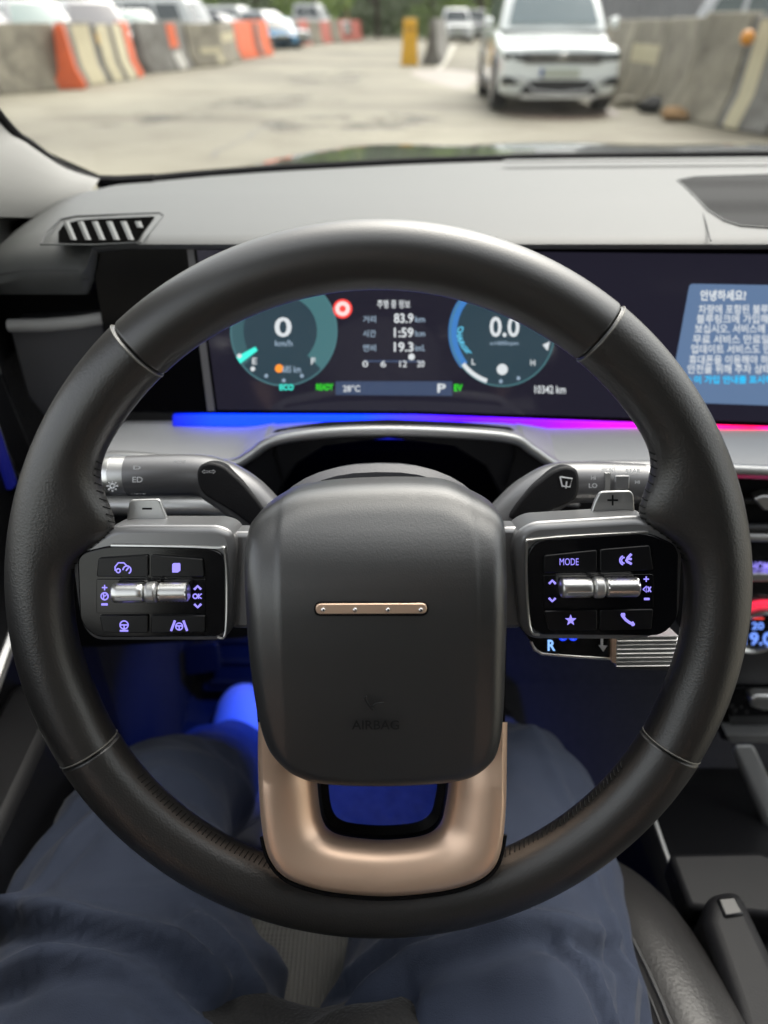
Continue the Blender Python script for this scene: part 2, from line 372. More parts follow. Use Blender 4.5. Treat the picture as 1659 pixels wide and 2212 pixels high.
for side in ('L', 'R'):
    L_ = side == 'L'
    if L_:
        hous = [(150, 1200), (238, 1137), (470, 1137), (500, 1150), (508, 1180), (500, 1365), (478, 1387), (200, 1387), (170, 1350)]
        face = [(166, 1196), (240, 1178), (455, 1183), (486, 1200), (488, 1362), (470, 1376), (205, 1378), (172, 1345)]
    else:
        hous = [(1480, 1175), (1405, 1115), (1150, 1130), (1116, 1152), (1108, 1190), (1126, 1362), (1150, 1384), (1400, 1386), (1470, 1350)]
        face = [(1466, 1180), (1400, 1150), (1165, 1165), (1138, 1190), (1144, 1350), (1165, 1372), (1430, 1374), (1464, 1340)]
    fplate('switch_housing', WH, hous, .0035, .030, satin, wheel, r=.009, bevel=.0045, seg=8)
    fplate('switch_panel', WH, face, .0050, .004, gloss, wheel, r=.006, bevel=.0009, seg=8)
    E_ = face[1:6] if not L_ else face[1:5] + [face[5]]
    MB().tube([WH.w(q.x, q.y, .0046) for q in catmull([V((*p_, 0)) for p_ in E_], 5)], .0007, 6).build('edge_highlight', silver, wheel)  # silver tube added to draw the bright highlight along the panel edge
    def btn(pts): return fplate('button', WH, pts, .0064, .002, glossb, wheel, r=.0012, bevel=.0005)
    if L_:
        b1 = btn([(212, 1206), (320, 1199), (320, 1247), (208, 1246)]); b2 = btn([(326, 1199), (438, 1208), (442, 1246), (326, 1247)])
        b3 = btn([(214, 1330), (320, 1329), (320, 1368), (222, 1366)]); b4 = btn([(326, 1329), (444, 1330), (444, 1366), (326, 1368)])
        arc_icon('car', WH, 264, 1226, 1.7, .0067, lilac, b1); arc_icon('square', WH, 380, 1226, 1.35, .0067, lilac, b2)
        arc_icon('heat', WH, 268, 1350, 1.25, .0067, lilac, b3); arc_icon('lane', WH, 387, 1351, 1.15, .0067, lilac, b4)
        sp = fplate('button', WH, [(208, 1251), (444, 1251), (444, 1325), (208, 1325)], .0055, .002, gloss, wheel, r=.001, bevel=.0003)
        arc_icon('cruise', WH, 226, 1288, 1.1, .0058, lilac, sp); arc_icon('ok', WH, 427, 1288, 1.05, .0058, lilac, sp)
        roller(242, 407, 314, 341, 341, 1282, .0050, True)
    else:
        b1 = btn([(1176, 1200), (1290, 1188), (1290, 1235), (1174, 1238)]); b2 = btn([(1296, 1187), (1404, 1178), (1412, 1232), (1296, 1235)])
        b3 = btn([(1176, 1320), (1290, 1318), (1290, 1362), (1186, 1362)]); b4 = btn([(1296, 1318), (1412, 1316), (1408, 1360), (1296, 1362)])
        text('mode_lettering', 'MODE', WH, (1209, 1206, 1250, 1221), .0068, lilac, b1, bold=.0)
        arc_icon('voice', WH, 1354, 1208, 1.25, .0067, lilac, b2)
        arc_icon('star', WH, 1233, 1340, 1.25, .0067, lilac, b3); arc_icon('phone', WH, 1357, 1338, 1.25, .0067, lilac, b4)
        sp = fplate('button', WH, [(1174, 1242), (1412, 1240), (1412, 1312), (1174, 1315)], .0055, .002, gloss, wheel, r=.001, bevel=.0003)
        arc_icon('updown', WH, 1193, 1275, 1.0, .0058, lilac, sp); arc_icon('volume', WH, 1396, 1273, 1.1, .0058, lilac, sp)
        roller(1211, 1381, 1281, 1307, 1307, 1271, .0050, False)
    # neck that joins the pod to the hub
    fplate('spoke_neck', WH, [(495, 1150), (560, 1150), (560, 1360), (495, 1360)] if L_ else [(1080, 1140), (1130, 1140), (1130, 1360), (1080, 1360)], -.006, .02, satin if True else darkpl, wheel, r=.004, bevel=.003)
    # paddle
    pts = [(279, 1080), (344, 1078), (349, 1090), (372, 1150), (270, 1150), (277, 1095)] if L_ else [(1296, 1062), (1362, 1060), (1369, 1068), (1374, 1135), (1268, 1135), (1284, 1085)]
    pd = fplate('shift_paddle', WH, pts, -.016, .003, silverm, wheel, r=.002, bevel=.0009)
    text('paddle_mark', '-' if L_ else '+', WH, (307, 1097, 328, 1101) if L_ else (1312, 1069, 1335, 1092), -.0156, darkpl, pd, bold=.0)
# ------------------------------------------------------------ the car around the driver
GZ = .15                                        # ground level
HX = .42                                        # centre line of the car
DX = -.315; DXK = -.318
car = thing('car_body', 'own car around the camera: dark bonnet, raked windscreen, grey pillar trim and roof', 'car', (HX, 0, GZ))
paint = M('dark_green_grey_paint', (.022, .027, .026), .12, metal=.3, coat=1)
trim = M('beige_grey_pillar_trim', (.22, .217, .205), .7, bump=(1200, .15, 'n'))
liner = M('dark_headliner', (.03, .03, .029), .9)
carpet = M('black_carpet', (.016, .016, .019), .95, bump=(420, 1, 'n', .002), var=(160, .5))
wsg = glass('windscreen_glass'); tint = glass('darkened_rear_glass', (.06, .065, .065)); tint2 = glass('tinted_side_glass', (.52, .54, .53))  # unseen rear glass is darkened to cut light from behind
YR = [(-.6, .50), (-.45, .66), (-.33, .80), (-.289, .845), (-.2, .90), (-.124, .935), (.03, .985), (.186, 1.018), (.493, 1.044), (.8, .99), (1.0, .91), (1.13, .83), (1.3, .62)]
Ew = [onY(212, 392, .845), onY(140, 368, .80), onY(60, 313, .74), onY(0, 262, .685)]
e2 = Ew[-1]; dirE = (V((-.19, -.03, 1.70)) - e2)
Ew += [e2 + dirE * t for t in (.25, .5, .75, 1)]
# windscreen: from its base curve up to the header
rr = []
EwZ = sorted([(q.z, q.x) for q in Ew])
for i in range(9):
    s = i / 8; ring = []
    xl = interp(1.205 * (1 - s) + 1.70 * s, EwZ) - .05
    for k in range(31):
        x = xl + (1.145 - xl) * k / 30
        yb = interp(x, YR) + .012; xt = x
        yt = interp(xt, YR) * .12 - .03
        ring.append(V((x * (1 - s) + xt * s, yb * (1 - s) + yt * s, 1.205 * (1 - s) + 1.70 * s)))
    rr.append(ring)
ws = MB().rings(rr, closed=False, cap=False).build('windscreen', wsg, car)
so_ = ws.modifiers.new('s', 'SOLIDIFY'); so_.thickness = .005
# black frit band and cowl along the base
mb = MB(); mb.tube([V((x, interp(x, YR) + .006, 1.203)) for x in [-.30 + 1.44 * k / 50 for k in range(51)]], .0065, 8); mb.build('windscreen_seal', blackm, car)
MB().prism([onY(x, y, .835) for x, y in [(222, 402), (60, 320), (110, 350), (150, 370), (180, 381), (212, 387), (250, 388), (330, 384), (330, 396)]], (0, .006, .003)).build('windscreen_frit', blackm, car)
ins = [V((-.292, .735, 1.195)), V((-.297, .66, 1.21)), V((-.30, .56, 1.235)), V((-.312, .44, 1.28)), V((-.315, .32, 1.38)), V((-.30, .2, 1.48)), V((-.27, .05, 1.6)), V((-.24, -.12, 1.70))]
rr = []
for e, i_ in zip(catmull(Ew, 4), catmull(ins, 4)):
    out_ = V((-.42, 0, 0)); ring = []
    for t in (0, .08, .25, .5, .75, .92, 1):
        q = e * (1 - t) + i_ * t; b = math.sin(math.pi * t) ** .6
        ring.append(q + V((.012, -.006, .012)) * b)
    ring += [i_ + V((-.07, -.02, 0)), e + V((-.07, .03, 0))]
    rr.append(ring)
MB().rings(rr, cap=True).build('pillar', trim, car, sharp=60)
MB().tube([q + V((.001, .004, .0)) for q in catmull(Ew, 4)], .0042, 8).build('pillar_seal', blackm, car)
# right pillar, roof, header, rear shell (out of the picture, but they shade the cabin)
mirror = lambda q: V((2 * HX - q.x, q.y, q.z))
MB().rings([[mirror(q) for q in r] for r in rr]).build('pillar', trim, car, sharp=60)
MB().box((HX, -1.2, 1.745), (1.46, 2.56, .04)).build('roof', liner, car, bevel=.015)
MB().prism([V((HX - .70, -2.40, 1.25)), V((HX + .70, -2.40, 1.25)), V((HX + .62, -2.36, 1.75)), V((HX - .62, -2.36, 1.75))], (0, -.006, 0)).build('rear_window', tint, car)
MB().prism([V((DXK, .58, .40)), V((DXK, 1.10, .40)), V((DXK, 1.10, 1.12)), V((DXK, .86, 1.17)), V((DXK, .58, 1.17))], (-.05, 0, 0)).build('kick_panel', carpet, car)
for sx in (-1, 1):
    X = HX + sx * .74; Xr = HX + sx * .60
    for y0, y1, nm in ((-.60, -.48, 'pillar'), (-1.5, -1.36, 'pillar'), (-2.45, -2.25, 'pillar')):
        MB().prism([V((X, y0, 1.15)), V((X, y1, 1.15)), V((Xr, y1, 1.76)), V((Xr, y0, 1.76))], (sx * .05, 0, 0)).build(nm, trim, car)
    MB().prism([V((X, .25, 1.16)), V((X, -.48, 1.16)), V((Xr, -.48, 1.72)), V((Xr, -.08, 1.70))], (sx * .004, 0, 0)).build('side_window', wsg, car)
    MB().prism([V((X, -.6, 1.16)), V((X, -1.36, 1.16)), V((Xr, -1.36, 1.72)), V((Xr, -.6, 1.72))], (sx * .004, 0, 0)).build('side_window', tint, car)
    MB().prism([V((X, -1.5, 1.16)), V((X, -2.3, 1.16)), V((Xr, -2.3, 1.72)), V((Xr, -1.5, 1.72))], (sx * .004, 0, 0)).build('side_window', tint, car)
    MB().box((X + sx * .04, -1.5, .78), (.08, 1.8, .74)).build('rear_side_panel', darkpl, car, bevel=.01)
MB().box((HX, -2.4, .85), (1.5, .1, .9)).build('tailgate', darkpl, car, bevel=.01)
MB().box((HX, -.6, .40), (1.5, 3.6, .04)).build('cabin_floor', carpet, car)
MB().prism([V((HX - .75, 1.0, .42)), V((HX - .75, 1.16, 1.12)), V((HX - .75, 1.20, 1.12)), V((HX - .75, 1.06, .42))], (1.5, 0, 0)).build('firewall', carpet, car)
MB().prism([V((HX - .75, .86, .40)), V((HX - .75, 1.02, .58)), V((HX - .75, 1.04, .58)), V((HX - .75, 1.02, .40))], (1.5, 0, 0)).build('toe_board', carpet, car)
# bonnet with crown and raised shoulders, fenders, nose
rr = []
for i in range(17):
    s = i / 16; y = 1.07 + s * 1.0; ring = []
    for k in range(41):
        x = HX - .80 + 1.6 * k / 40; d = abs(x - HX) / .80
        z = 1.142 + .004 * math.exp(-((d - .5) / .13) ** 2) - .16 * max(0, d - .58) ** 1.5 - .004 * math.exp(-((d - .35) / .2) ** 2) - .05 * max(0, s - .75) ** 2 * 5 - .036 * s
        ring.append(V((x, y + .12 * (1 - d * d) - .12, z)))
    rr.append(ring)
rr.append([q + V((0, .06, -.12)) for q in rr[-1]]); rr.append([q + V((0, .02, -.5)) for q in rr[-1]])
MB().rings(rr, closed=False).build('bonnet', paint, car)
MB().prism([V((-.36, 1.02, 1.10)), V((-.36, 1.12, 1.10)), V((1.2, 1.12, 1.10)), V((1.2, 1.02, 1.10))], (0, 0, -.02)).build('cowl_panel', blackm, car)
# ------------------------------------------------------------ driver's door
door = thing('driver_door', 'dark front door trim with blue light strip and armrest, left of the wheel', 'car door', (-.36, .1, GZ + .3))
MB().prism([V((DX, -.45, .45)), V((DX, -.45, 1.10)), V((DX, -.1, 1.12)), V((DX, .45, 1.13)), V((DX, .57, 1.14)), V((DX, .60, .95)), V((DX, .60, .45))], (-.10, 0, 0)).build('door_panel', darkpl, door, bevel=.008)
MB().tube([V((DX + .002, .53, 1.10)), V((DX + .002, .545, 1.0)), V((DX + .002, .50, .93)), V((DX + .002, .40, .90)), V((DX + .002, .0, .89))], .006, 8).build('trim_strip', silverm, door)
stripb = M('blue_light_strip', (.02, .02, .1), .4, emit=(.02, .03, .5), es=.12)
MB().box((DX + .002, .53, 1.05), (.006, .012, .055)).build('light_strip', stripb, door, bevel=.002)
MB().prism(roundpoly([(-.3, .80), (.44, .80), (.50, .86), (.47, .90), (-.3, .88)], .02) and [V((DX, q.x, q.y)) for q in roundpoly([(-.3, .78), (.40, .80), (.47, .85), (.44, .885), (-.3, .87)], .02)], (.05, 0, 0)).build('armrest', darkpl, door, bevel=.008)
MB().prism([V((DX, .52, .50)), V((DX, .1, .50)), V((DX, .1, .74)), V((DX, .50, .76))], (.02, 0, 0)).build('door_pocket', darkpl, door, bevel=.01)
# ------------------------------------------------------------ dashboard
MB().prism([V((DX - .005, .40, 1.10)), V((DX - .005, .90, 1.10)), V((DX - .005, .82, 1.215)), V((DX - .005, .62, 1.235)), V((DX - .005, .40, 1.27))], (-.03, 0, 0)).build('mirror_sail_panel', trim, door, bevel=.004)
dash = thing('dashboard', 'soft grey dashboard with slatted side vent and speaker mesh under the windscreen', 'dashboard', (0, .75, 1.0))
stations = [-.345, -.325, -.312, -.300, -.29, -.27, -.25, -.23, -.222, -.215, -.19] + [-.15 + .05 * k for k in range(28)]
rr = []
for x in stations:
    yr = interp(x, YR); t = max(0, min(1, (-.214 - x) / .012)); zb = 1.206 * (1 - t) + 1.172 * t
    fall = min(1.6, max(0, (-.27 - x) / .04)); dz = -.016 * fall * fall
    P = [(.60, zb), (.573, zb), (.566, zb + .002), (.563 - .003 * t, zb + .006 + .010 * t), (.565 - .001 * t, 1.2085 - .009 * t), (.571 + .003 * t, 1.2125 - .005 * t), (.585 + .012 * t, 1.2145 - .002 * t), (.62 + .01 * t, 1.2160), (.70, 1.2190)]
    n = 10
    P += [(.70 + (yr - .70) * k / n, 1.2190 - .016 * (k / n) ** 1.6) for k in range(1, n + 1)]
    if yr < .72: P = P[:8] + [(max(q[0], .62), q[1]) for q in P[8:]]
    P += [(yr + .004, 1.19), (yr, 1.16), (.62, 1.16)]
    rr.append([V((x, y, z + (dz if z > 1.18 else 0))) for y, z in P])
MB().rings(rr).build('dash_top', dashm, dash, sharp=45)
# seam lines on the pad
TOP = Frame((0, 0, 1.2195), (1, 0, 0), (0, 1, 0))
ln = M('dark_seam', (.03, .03, .032), .6)
MB().tube([onZ(x, y, 1.2165) for x, y in [(1503, 415), (1515, 450), (1528, 490), (1535, 520)]], .0006, 6).build('seam', ln, dash)
MB().prism([onZ(x, y, 1.2160) for x, y in [(1095, 351), (1300, 349), (1659, 347), (2100, 346), (2100, 341), (1659, 342), (1300, 344), (1085, 347)]], (0, 0, .001)).build('rear_ledge', dashm, dash)
for o, c in ((0, .0009), (.006, .0009)):
    MB().tube([V((x, .562 + .0005, 1.193 - o - max(0, -.27 - x) * .15)) for x in [-.335 + .112 * k / 12 for k in range(13)]], c, 6).build('stitch_seam', ln, dash)
def dashpt(px, py, e=0):
    z = 1.216
    for _ in range(6):
        q = onZ(px, py, z + e); yr = interp(q.x, YR)
        z = 1.216 + (q.y - .62) / .08 * .003 if q.y < .70 else 1.219 - .016 * ((q.y - .70) / (yr - .70)) ** 1.6
    return onZ(px, py, z + e)
# side defroster vent
def strip(xs, top, bot, e, n=6): return [[dashpt(x, interp(x, top) + (interp(x, bot) - interp(x, top)) * k / n, e) for k in range(n + 1)] for x in xs]
vt_ = [(126, 500), (138, 484), (168, 476), (200, 473), (333, 467)]; vb_ = [(126, 525), (140, 526), (200, 524), (290, 520), (312, 498), (333, 472)]
vb_ = [(126, 525), (200, 524), (296, 519), (333, 470)]
vn = MB().rings(strip([126, 132, 138, 150, 168, 190, 220, 250, 280, 296, 310, 322, 333], vt_, vb_, .0006), closed=False).build('side_vent', M('vent_black', (.003, .003, .003), 1, spec=0), dash)
for k in range(6):
    x = 122 + 31 * k; P = []
    for u in (0, .33, .66, 1): P.append((x + 14 + 17 * u, 478 + 40 * u))
    W_ = 13
    rr = [[dashpt(px - (0 if k < 5 else 0), py, .0008), dashpt(px + W_ * .5, py, .0017), dashpt(px + W_, py, .0008)] for px, py in P if px + W_ < interp(py, [(467, 334), (519, 296)]) + 2]
    if len(rr) > 1: MB().rings(rr, closed=False).build('slat', dashm, vn)
MB().tube([dashpt(x, y, .0002) for x, y in [(88, 528), (100, 502), (130, 474), (165, 467), (345, 460), (352, 465)]], .0007, 6).build('vent_rim', ln, dash)
MB().tube([dashpt(x, y, .0002) for x, y in [(88, 528), (200, 529), (305, 524), (325, 500), (352, 466)]], .0006, 6).build('vent_rim', dashm, dash)
# speaker mesh
sp_o = [(1466, 388), (1500, 383), (1659, 378), (2000, 372), (2000, 500), (1659, 490), (1600, 486), (1565, 474), (1530, 450), (1500, 420)]
gm = M('perforated_mesh', (.03, .03, .03), .9, spec=.08)
N = gm.node_tree.nodes; L = gm.node_tree.links
tc = N.new('ShaderNodeTexCoord'); vo_ = N.new('ShaderNodeTexVoronoi'); vo_.inputs['Scale'].default_value = 330; vo_.inputs['Randomness'].default_value = 0; cr = N.new('ShaderNodeValToRGB')
cr.color_ramp.elements[0].position = .28; cr.color_ramp.elements[0].color = (.008, .008, .008, 1); cr.color_ramp.elements[1].position = .42; cr.color_ramp.elements[1].color = (.055, .055, .055, 1)
L.new(tc.outputs['Object'], vo_.inputs['Vector']); L.new(vo_.outputs['Distance'], cr.inputs[0]); L.new(cr.outputs[0], N['Principled BSDF'].inputs['Base Color'])
GR_ = Frame((0, .70, 1.2192), (1, 0, 0), (0, 1, -.037))
rr = []
for i in range(25):
    x = 1468 + (2100 - 1468) * (i / 24) ** 1.7
    yt = interp(x, [(1466, 389), (1500, 383), (1659, 378), (2100, 370)]); yb = interp(x, [(1466, 391), (1500, 422), (1530, 452), (1565, 475), (1600, 487), (1659, 491), (2100, 500)])
    rr.append([dashpt(x, yt + (yb - yt) * k / 10, .0006) for k in range(11)])
MB().rings(rr, closed=False).build('speaker_grille', gm, dash)
MB().tube([dashpt(x, y, .0004) for x, y in [(2000, 501), (1800, 497), (1659, 492), (1600, 488), (1565, 477), (1528, 453), (1498, 421), (1463, 389), (1500, 382), (1659, 377), (2000, 371)]], .0008, 8).build('grille_rim', dashm, dash)
# left side panel and lip; side-window light is put into their paler colours
LF = Frame((0, .578, 1.1), (1, 0, 0), (0, 0, 1))
fplate('recess_panel', Frame((0, .60, 1.1), (1, 0, 0), (0, 0, 1)), [(-60, 600), (300, 600), (300, 760), (-60, 760)], 0, .02, blackm, dash)
fplate('side_panel', LF, [(18, 702), (222, 690), (262, 930), (120, 930), (60, 860)], .004, .03, M('side_lit_panel_plastic', (.08, .08, .085), .5), dash, r=.004, bevel=.002)
MB().tube([LF.w(x, y, .004) for x, y in [(20, 703), (100, 702), (170, 696), (230, 686)]], .0052, 10).build('side_panel_lip', M('side_lit_lip_plastic', (.40, .40, .39), .45), dash)
# shelf below the display with the light strip
BAND = [(60, 1012), (170, 985), (250, 977), (380, 986), (480, 994), (515, 990), (545, 972), (592, 943), (700, 926), (840, 921), (1000, 927), (1108, 938), (1150, 962), (1195, 992), (1225, 1000), (1400, 998), (1659, 1008), (2000, 1020), (2400, 1035)]
FAS = Frame((0, .505, 1.0), (1, 0, 0), (0, 0, 1))
bp = catmull([FAS.w(x, y) for x, y in BAND], 6)
shm = M('satin_shelf_plastic', (.46, .46, .46), .42)
rr = []
for t in (0, .1, .5, .9, 1):
    rr.append([V((q.x + (0), .506 + (.566 - .506) * t, q.z * (1 - t) + 1.066 * t + .0035 * math.sin(math.pi * t) * (1 if q.z < 1.08 else .3))) for q in bp])
rr.append([q + V((0, 0, -.015)) for q in rr[-1]]); rr.append([q + V((0, 0, -.012)) for q in rr[0]])
MB().rings(rr, closed=False, cap=False).build('shelf', shm, dash, sharp=60)
mb = MB(); mb.tube([q + V((0, -.001, -.003)) for q in bp], .0042, 12, up=(0, 1, 0)); mb.build('shelf_edge_trim', silverm, dash)
am = bpy.data.materials.new('ambient_light'); am.use_nodes = True; N = am.node_tree.nodes; L = am.node_tree.links
b = N['Principled BSDF']; tc = N.new('ShaderNodeTexCoord'); sx = N.new('ShaderNodeSeparateXYZ'); mr = N.new('ShaderNodeMapRange'); cr = N.new('ShaderNodeValToRGB')
mr.inputs['From Min'].default_value = -.18; mr.inputs['From Max'].default_value = .36
e = cr.color_ramp.elements; e[0].position = 0; e[0].color = (0, .0, .1, 1); e[1].position = 1; e[1].color = (.7, .0, .25, 1)
for p, c in ((.07, (0, .025, 1, 1)), (.3, (0, .03, 1, 1)), (.45, (.05, .0, .9, 1)), (.58, (.13, .0, .65, 1)), (.70, (.3, 0, .5, 1)), (.84, (1, 0, .16, 1)), (.9, (1, 0, .06, 1)), (.95, (.55, 0, .3, 1))):
    k = e.new(p); k.color = c
L.new(tc.outputs['Object'], sx.inputs[0]); L.new(sx.outputs[0], mr.inputs['Value']); L.new(mr.outputs[0], cr.inputs[0]); L.new(cr.outputs[0], b.inputs['Emission Color']); b.inputs['Emission Strength'].default_value = 1.2; b.inputs['Base Color'].default_value = (.02, .02, .03, 1)
DIS = Frame((0, .5565, 1.066), (1, 0, 0), (0, .02, .142))
fplate('ambient_light_strip', DIS, [(372, 897), (900, 899), (1400, 915), (1659, 923), (2100, 940), (2100, 972), (1659, 952), (1400, 940), (900, 922), (372, 921)], .0055, .014, am, dash, bevel=.001)
# lower fascia with the column opening
fas = [(40, 1020), (170, 992), (250, 985), (480, 1002), (520, 996), (592, 951), (700, 934), (840, 929), (1000, 935), (1108, 946), (1195, 1000), (1225, 1008), (1440, 1008), (1440, 1330), (1150, 1350), (1100, 1330), (1090, 1090), (1050, 1010), (980, 966), (840, 948), (700, 966), (640, 1005), (605, 1060), (590, 1330), (530, 1380), (200, 1400), (40, 1400)]
fplate('lower_fascia', FAS, fas, .001, .02, darkpl, dash, bevel=.002)
MB().box((.0, .62, 1.0), (.32, .01, .28)).build('column_recess', blackm, dash)
MB().tube([FAS.w(x, y, .002) for x, y in [(590, 945), (592, 985), (612, 1050)]], .0009, 6).build('seam', blackm, dash)
MB().tube([FAS.w(x, y, .002) for x, y in [(1110, 945), (1112, 985), (1092, 1050)]], .0009, 6).build('seam', blackm, dash)
MB().tube([FAS.w(x, y, .006) for x, y in [(150, 1090), (330, 1092), (440, 1092), (500, 1100), (560, 1125)]], [.008, .008, .008, .007, .004], 12, up=(0, 1, 0)).build('knee_trim_bar', silverm, dash)
MB().tube([FAS.w(x, y, .002) for x, y in [(1085, 1075), (1150, 1080), (1250, 1090)]], .002, 8).build('knee_trim_bar', silverm, dash)
MB().box((HX, .75, .99), (1.44, .30, .06)).build('dash_core', blackm, dash)
MB().box((-.1, .56, .93), (.44, .08, .02)).build('knee_panel', darkpl, dash)
# ------------------------------------------------------------ curved display
dsp = thing('display_screen', 'wide glossy black driver display showing gauges and a message panel', 'display', (0, .57, 1.07))
scr = M('display_glass', (.003, .003, .004), .12, spec=.12)
scr2 = M('lit_dark_screen', (.006, .006, .009), .10, emit=(.012, .011, .019), es=1.0)
pl_ = [(190, 531), (900, 534), (1659, 541), (2300, 548), (2300, 950), (1659, 922), (1400, 914), (900, 896), (255, 893)]
fplate('display_housing', DIS, pl_, .004, .008, scr, dsp, r=.003, bevel=.001)
fplate('display_divider', DIS, [(402, 528), (417, 528), (464, 888), (448, 888)], .0046, .002, M('grey_divider', (.16, .155, .16), .4), dsp, bevel=.0003)
fplate('instrument_screen', DIS, [(425, 540), (900, 541), (1400, 547), (2290, 556), (2290, 936), (1659, 912), (1400, 904), (900, 888), (470, 885)], .0043, .001, scr2, dsp, bevel=.0001)
C0 = .0048
def em(name, c, s=1.0): return M(name, (.01, .01, .01), .3, emit=c, es=s)
teal = em('gauge_teal', (.02, .042, .058)); teal2 = em('gauge_teal_rim', (.06, .16, .18)); navy_e = em('info_bar_blue', (.035, .055, .11)); wtx = em('screen_white', (.58, .61, .63)); greyt = em('screen_grey_blue', (.25, .33, .42))
cyan = em('screen_cyan', (.05, .8, .65)); green = em('screen_green', (.03, .6, .02)); orange = em('screen_orange', (.9, .28, .03)); red = em('screen_red', (.85, .06, .05)); blue = em('charge_blue', (.04, .17, .45)); ctext = em('charge_text', (.12, .55, .8))
def gauge(cx, cy, r, kind):
    g = fplate('gauge', DIS, [(cx + r * math.cos(R(a)), cy + r * 1.03 * math.sin(R(a))) for a in range(0, 360, 6)], C0, .0003, teal, dsp, bevel=0)
    n = 40
    def ringseg(a0, a1, r0, r1, m, nm, c=C0 + .0002, n=24):
        mb = MB(); A = []; B = []
        for i in range(n + 1):
            a = R(a0 + (a1 - a0) * i / n); A.append(DIS.w(cx + r1 * math.cos(a), cy + r1 * 1.03 * math.sin(a), c)); B.append(DIS.w(cx + r0 * math.cos(a), cy + r0 * 1.03 * math.sin(a), c))
        mb.rings([A, B], closed=False).build(nm, m, g, smooth=False)
    if kind == 'l':
        ringseg(-75, 45, r * .62, r * .98, em('gauge_band', (.05, .14, .155)), 'gauge_band'); ringseg(140, 250, r * .75, r * .98, em('gauge_band_left', (.035, .09, .105)), 'gauge_band')
        ringseg(144, 152, r * .6, r * 1.0, cyan, 'gauge_needle', C0 + .0004, 3)
    else:
        ringseg(140, 235, r * .86, r * 1.02, blue, 'gauge_band'); ringseg(108, 142, r * .9, r * .98, wtx, 'battery_bar', C0 + .0004)
        ringseg(-100, -45, r * .9, r * 1.0, em('cyan_band', (.05, .3, .32)), 'gauge_band')
    ringseg(0, 360, r * .975, r * 1.0, teal2, 'gauge_rim', C0 + .0003, 60)
    return g
g1 = gauge(613, 715, 116, 'l'); g2 = gauge(1085, 718, 114, 'r')
T = lambda s, box, m, par=dsp, bold=.012: text('screen_text', s, DIS, box, C0 + .0009, m, par, bold)
T('0', (593, 685, 630, 728), wtx, g1, .02); T('km/h', (594, 735, 632, 748), greyt, g1)
T('0.0', (1058, 684, 1122, 728), wtx, g2, .02); T('x1000rpm', (1058, 737, 1120, 748), greyt, g2)
T('E', (545, 773, 555, 787), wtx, g1); T('F', (672, 773, 682, 787), wtx, g1); T('685 km', (610, 790, 650, 805), greyt, g1)
T('L', (1019, 775, 1027, 788), wtx, g2); T('H', (1146, 777, 1156, 790), wtx, g2)
T('CHARGE', (988, 700, 1004, 765), ctext, g2) if False else None
cs, cf = textmesh('CHARGE', .02)
w0 = max(q.x for q in cs)
P = []
for q in cs:
    s = q.x / w0; ccy = 705 + 58 * s; ccx = 1000 - 9 * math.sin(math.pi * (s * .9 + .1)) + 14 * s * s
    P.append(DIS.w(ccx - 6 + (q.y) * 17, ccy, C0 + .0009))
mesh('screen_text', P, cf, ctext, g2, smooth=False, fix=False)
def dot(x, y, r, m, par=dsp, c=C0 + .0008, nm='screen_symbol'): return fplate(nm, DIS, [(x + r * math.cos(R(a)), y + r * math.sin(R(a))) for a in range(0, 360, 20)], c, .0002, m, par, bevel=0)
dot(603, 796, 9, orange, g1); dot(517, 769, 5, wtx, g1); dot(546, 797, 5, wtx, g1); dot(1085, 798, 12, wtx, g2)
for x, y in ((575, 812), (613, 822), (652, 812), (1082, 824), (1120, 817)): dot(x, y, 4, greyt, g1 if x < 900 else g2)
fplate('screen_symbol', DIS, [(1172, 745), (1188, 738), (1183, 758)], C0 + .0008, .0002, wtx, dsp, bevel=0)
d = dot(740, 667, 21, red, nm='warning_symbol'); dot(740, 667, 16, em('pale_pink', (.9, .6, .58)), d, C0 + .001); dot(740, 667, 7, red, d, C0 + .0012)
T('주행 중 정보', (815, 648, 886, 666), wtx)
for y, a, b_, u in ((690, '거리', '83.9', 'km'), (721, '시간', '1:59', 'h:m'), (752, '연비', '19.3', 'km/L')):
    T(a, (784, y - 8, 812, y + 7), greyt); T(b_, (851, y - 13, 893, y + 8), wtx, dsp, .02); T(u, (897, y - 7, 918, y + 6), greyt)
fplate('scale_bar', DIS, [(786, 778), (916, 779), (916, 783), (786, 782)], C0 + .0002, .0002, navy_e, dsp, bevel=0)
for x, s in ((789, '0'), (828, '6'), (871, '12'), (909, '20')): T(s, (x - 4 - 2 * len(s), 779, x + 4 + 2 * len(s), 793), wtx)
dot(889, 771, 7, wtx)
fplate('info_bar', DIS, [(725, 824), (977, 824), (977, 855), (725, 853)], C0, .0003, navy_e, dsp, bevel=0)
T('28°C', (741, 832, 778, 846), wtx); T('P', (945, 829, 963, 848), wtx, dsp, .02); T('ECO', (604, 830, 634, 843), cyan, dsp, .03); T('READY', (683, 829, 720, 843), green, dsp, .03); T('EV', (981, 830, 999, 845), green, dsp, .03)
T('10342 km', (1155, 833, 1222, 850), wtx)
msg = em('message_panel_blue', (.095, .155, .27)); mp = fplate('message_panel', DIS, [(1490, 613), (1660, 616), (2050, 622), (2050, 890), (1660, 876), (1470, 869), (1447, 850)], C0, .0004, msg, dsp, r=.003, bevel=0)
LINES = ['차량에 포함된 블루링크 무료 서비스를', '블루링크에 가입해 더 편리한 기능을', '보십시오. 서비스에 가입하려면 버튼을', '무료 서비스 만료일: 2028년 05월 일', '업데이트 서비스도 만료일 기준으로 함', '휴대폰을 이용해야 하며 본 안내는 주행', '안전을 위해 주차 상태에서 진행하세요']
TT = lambda s, box, m, bold=.01: text('screen_text', s, DIS, box, C0 + .0009, m, mp, bold)
TT('안녕하세요?', (1513, 626, 1612, 650), wtx, .03)
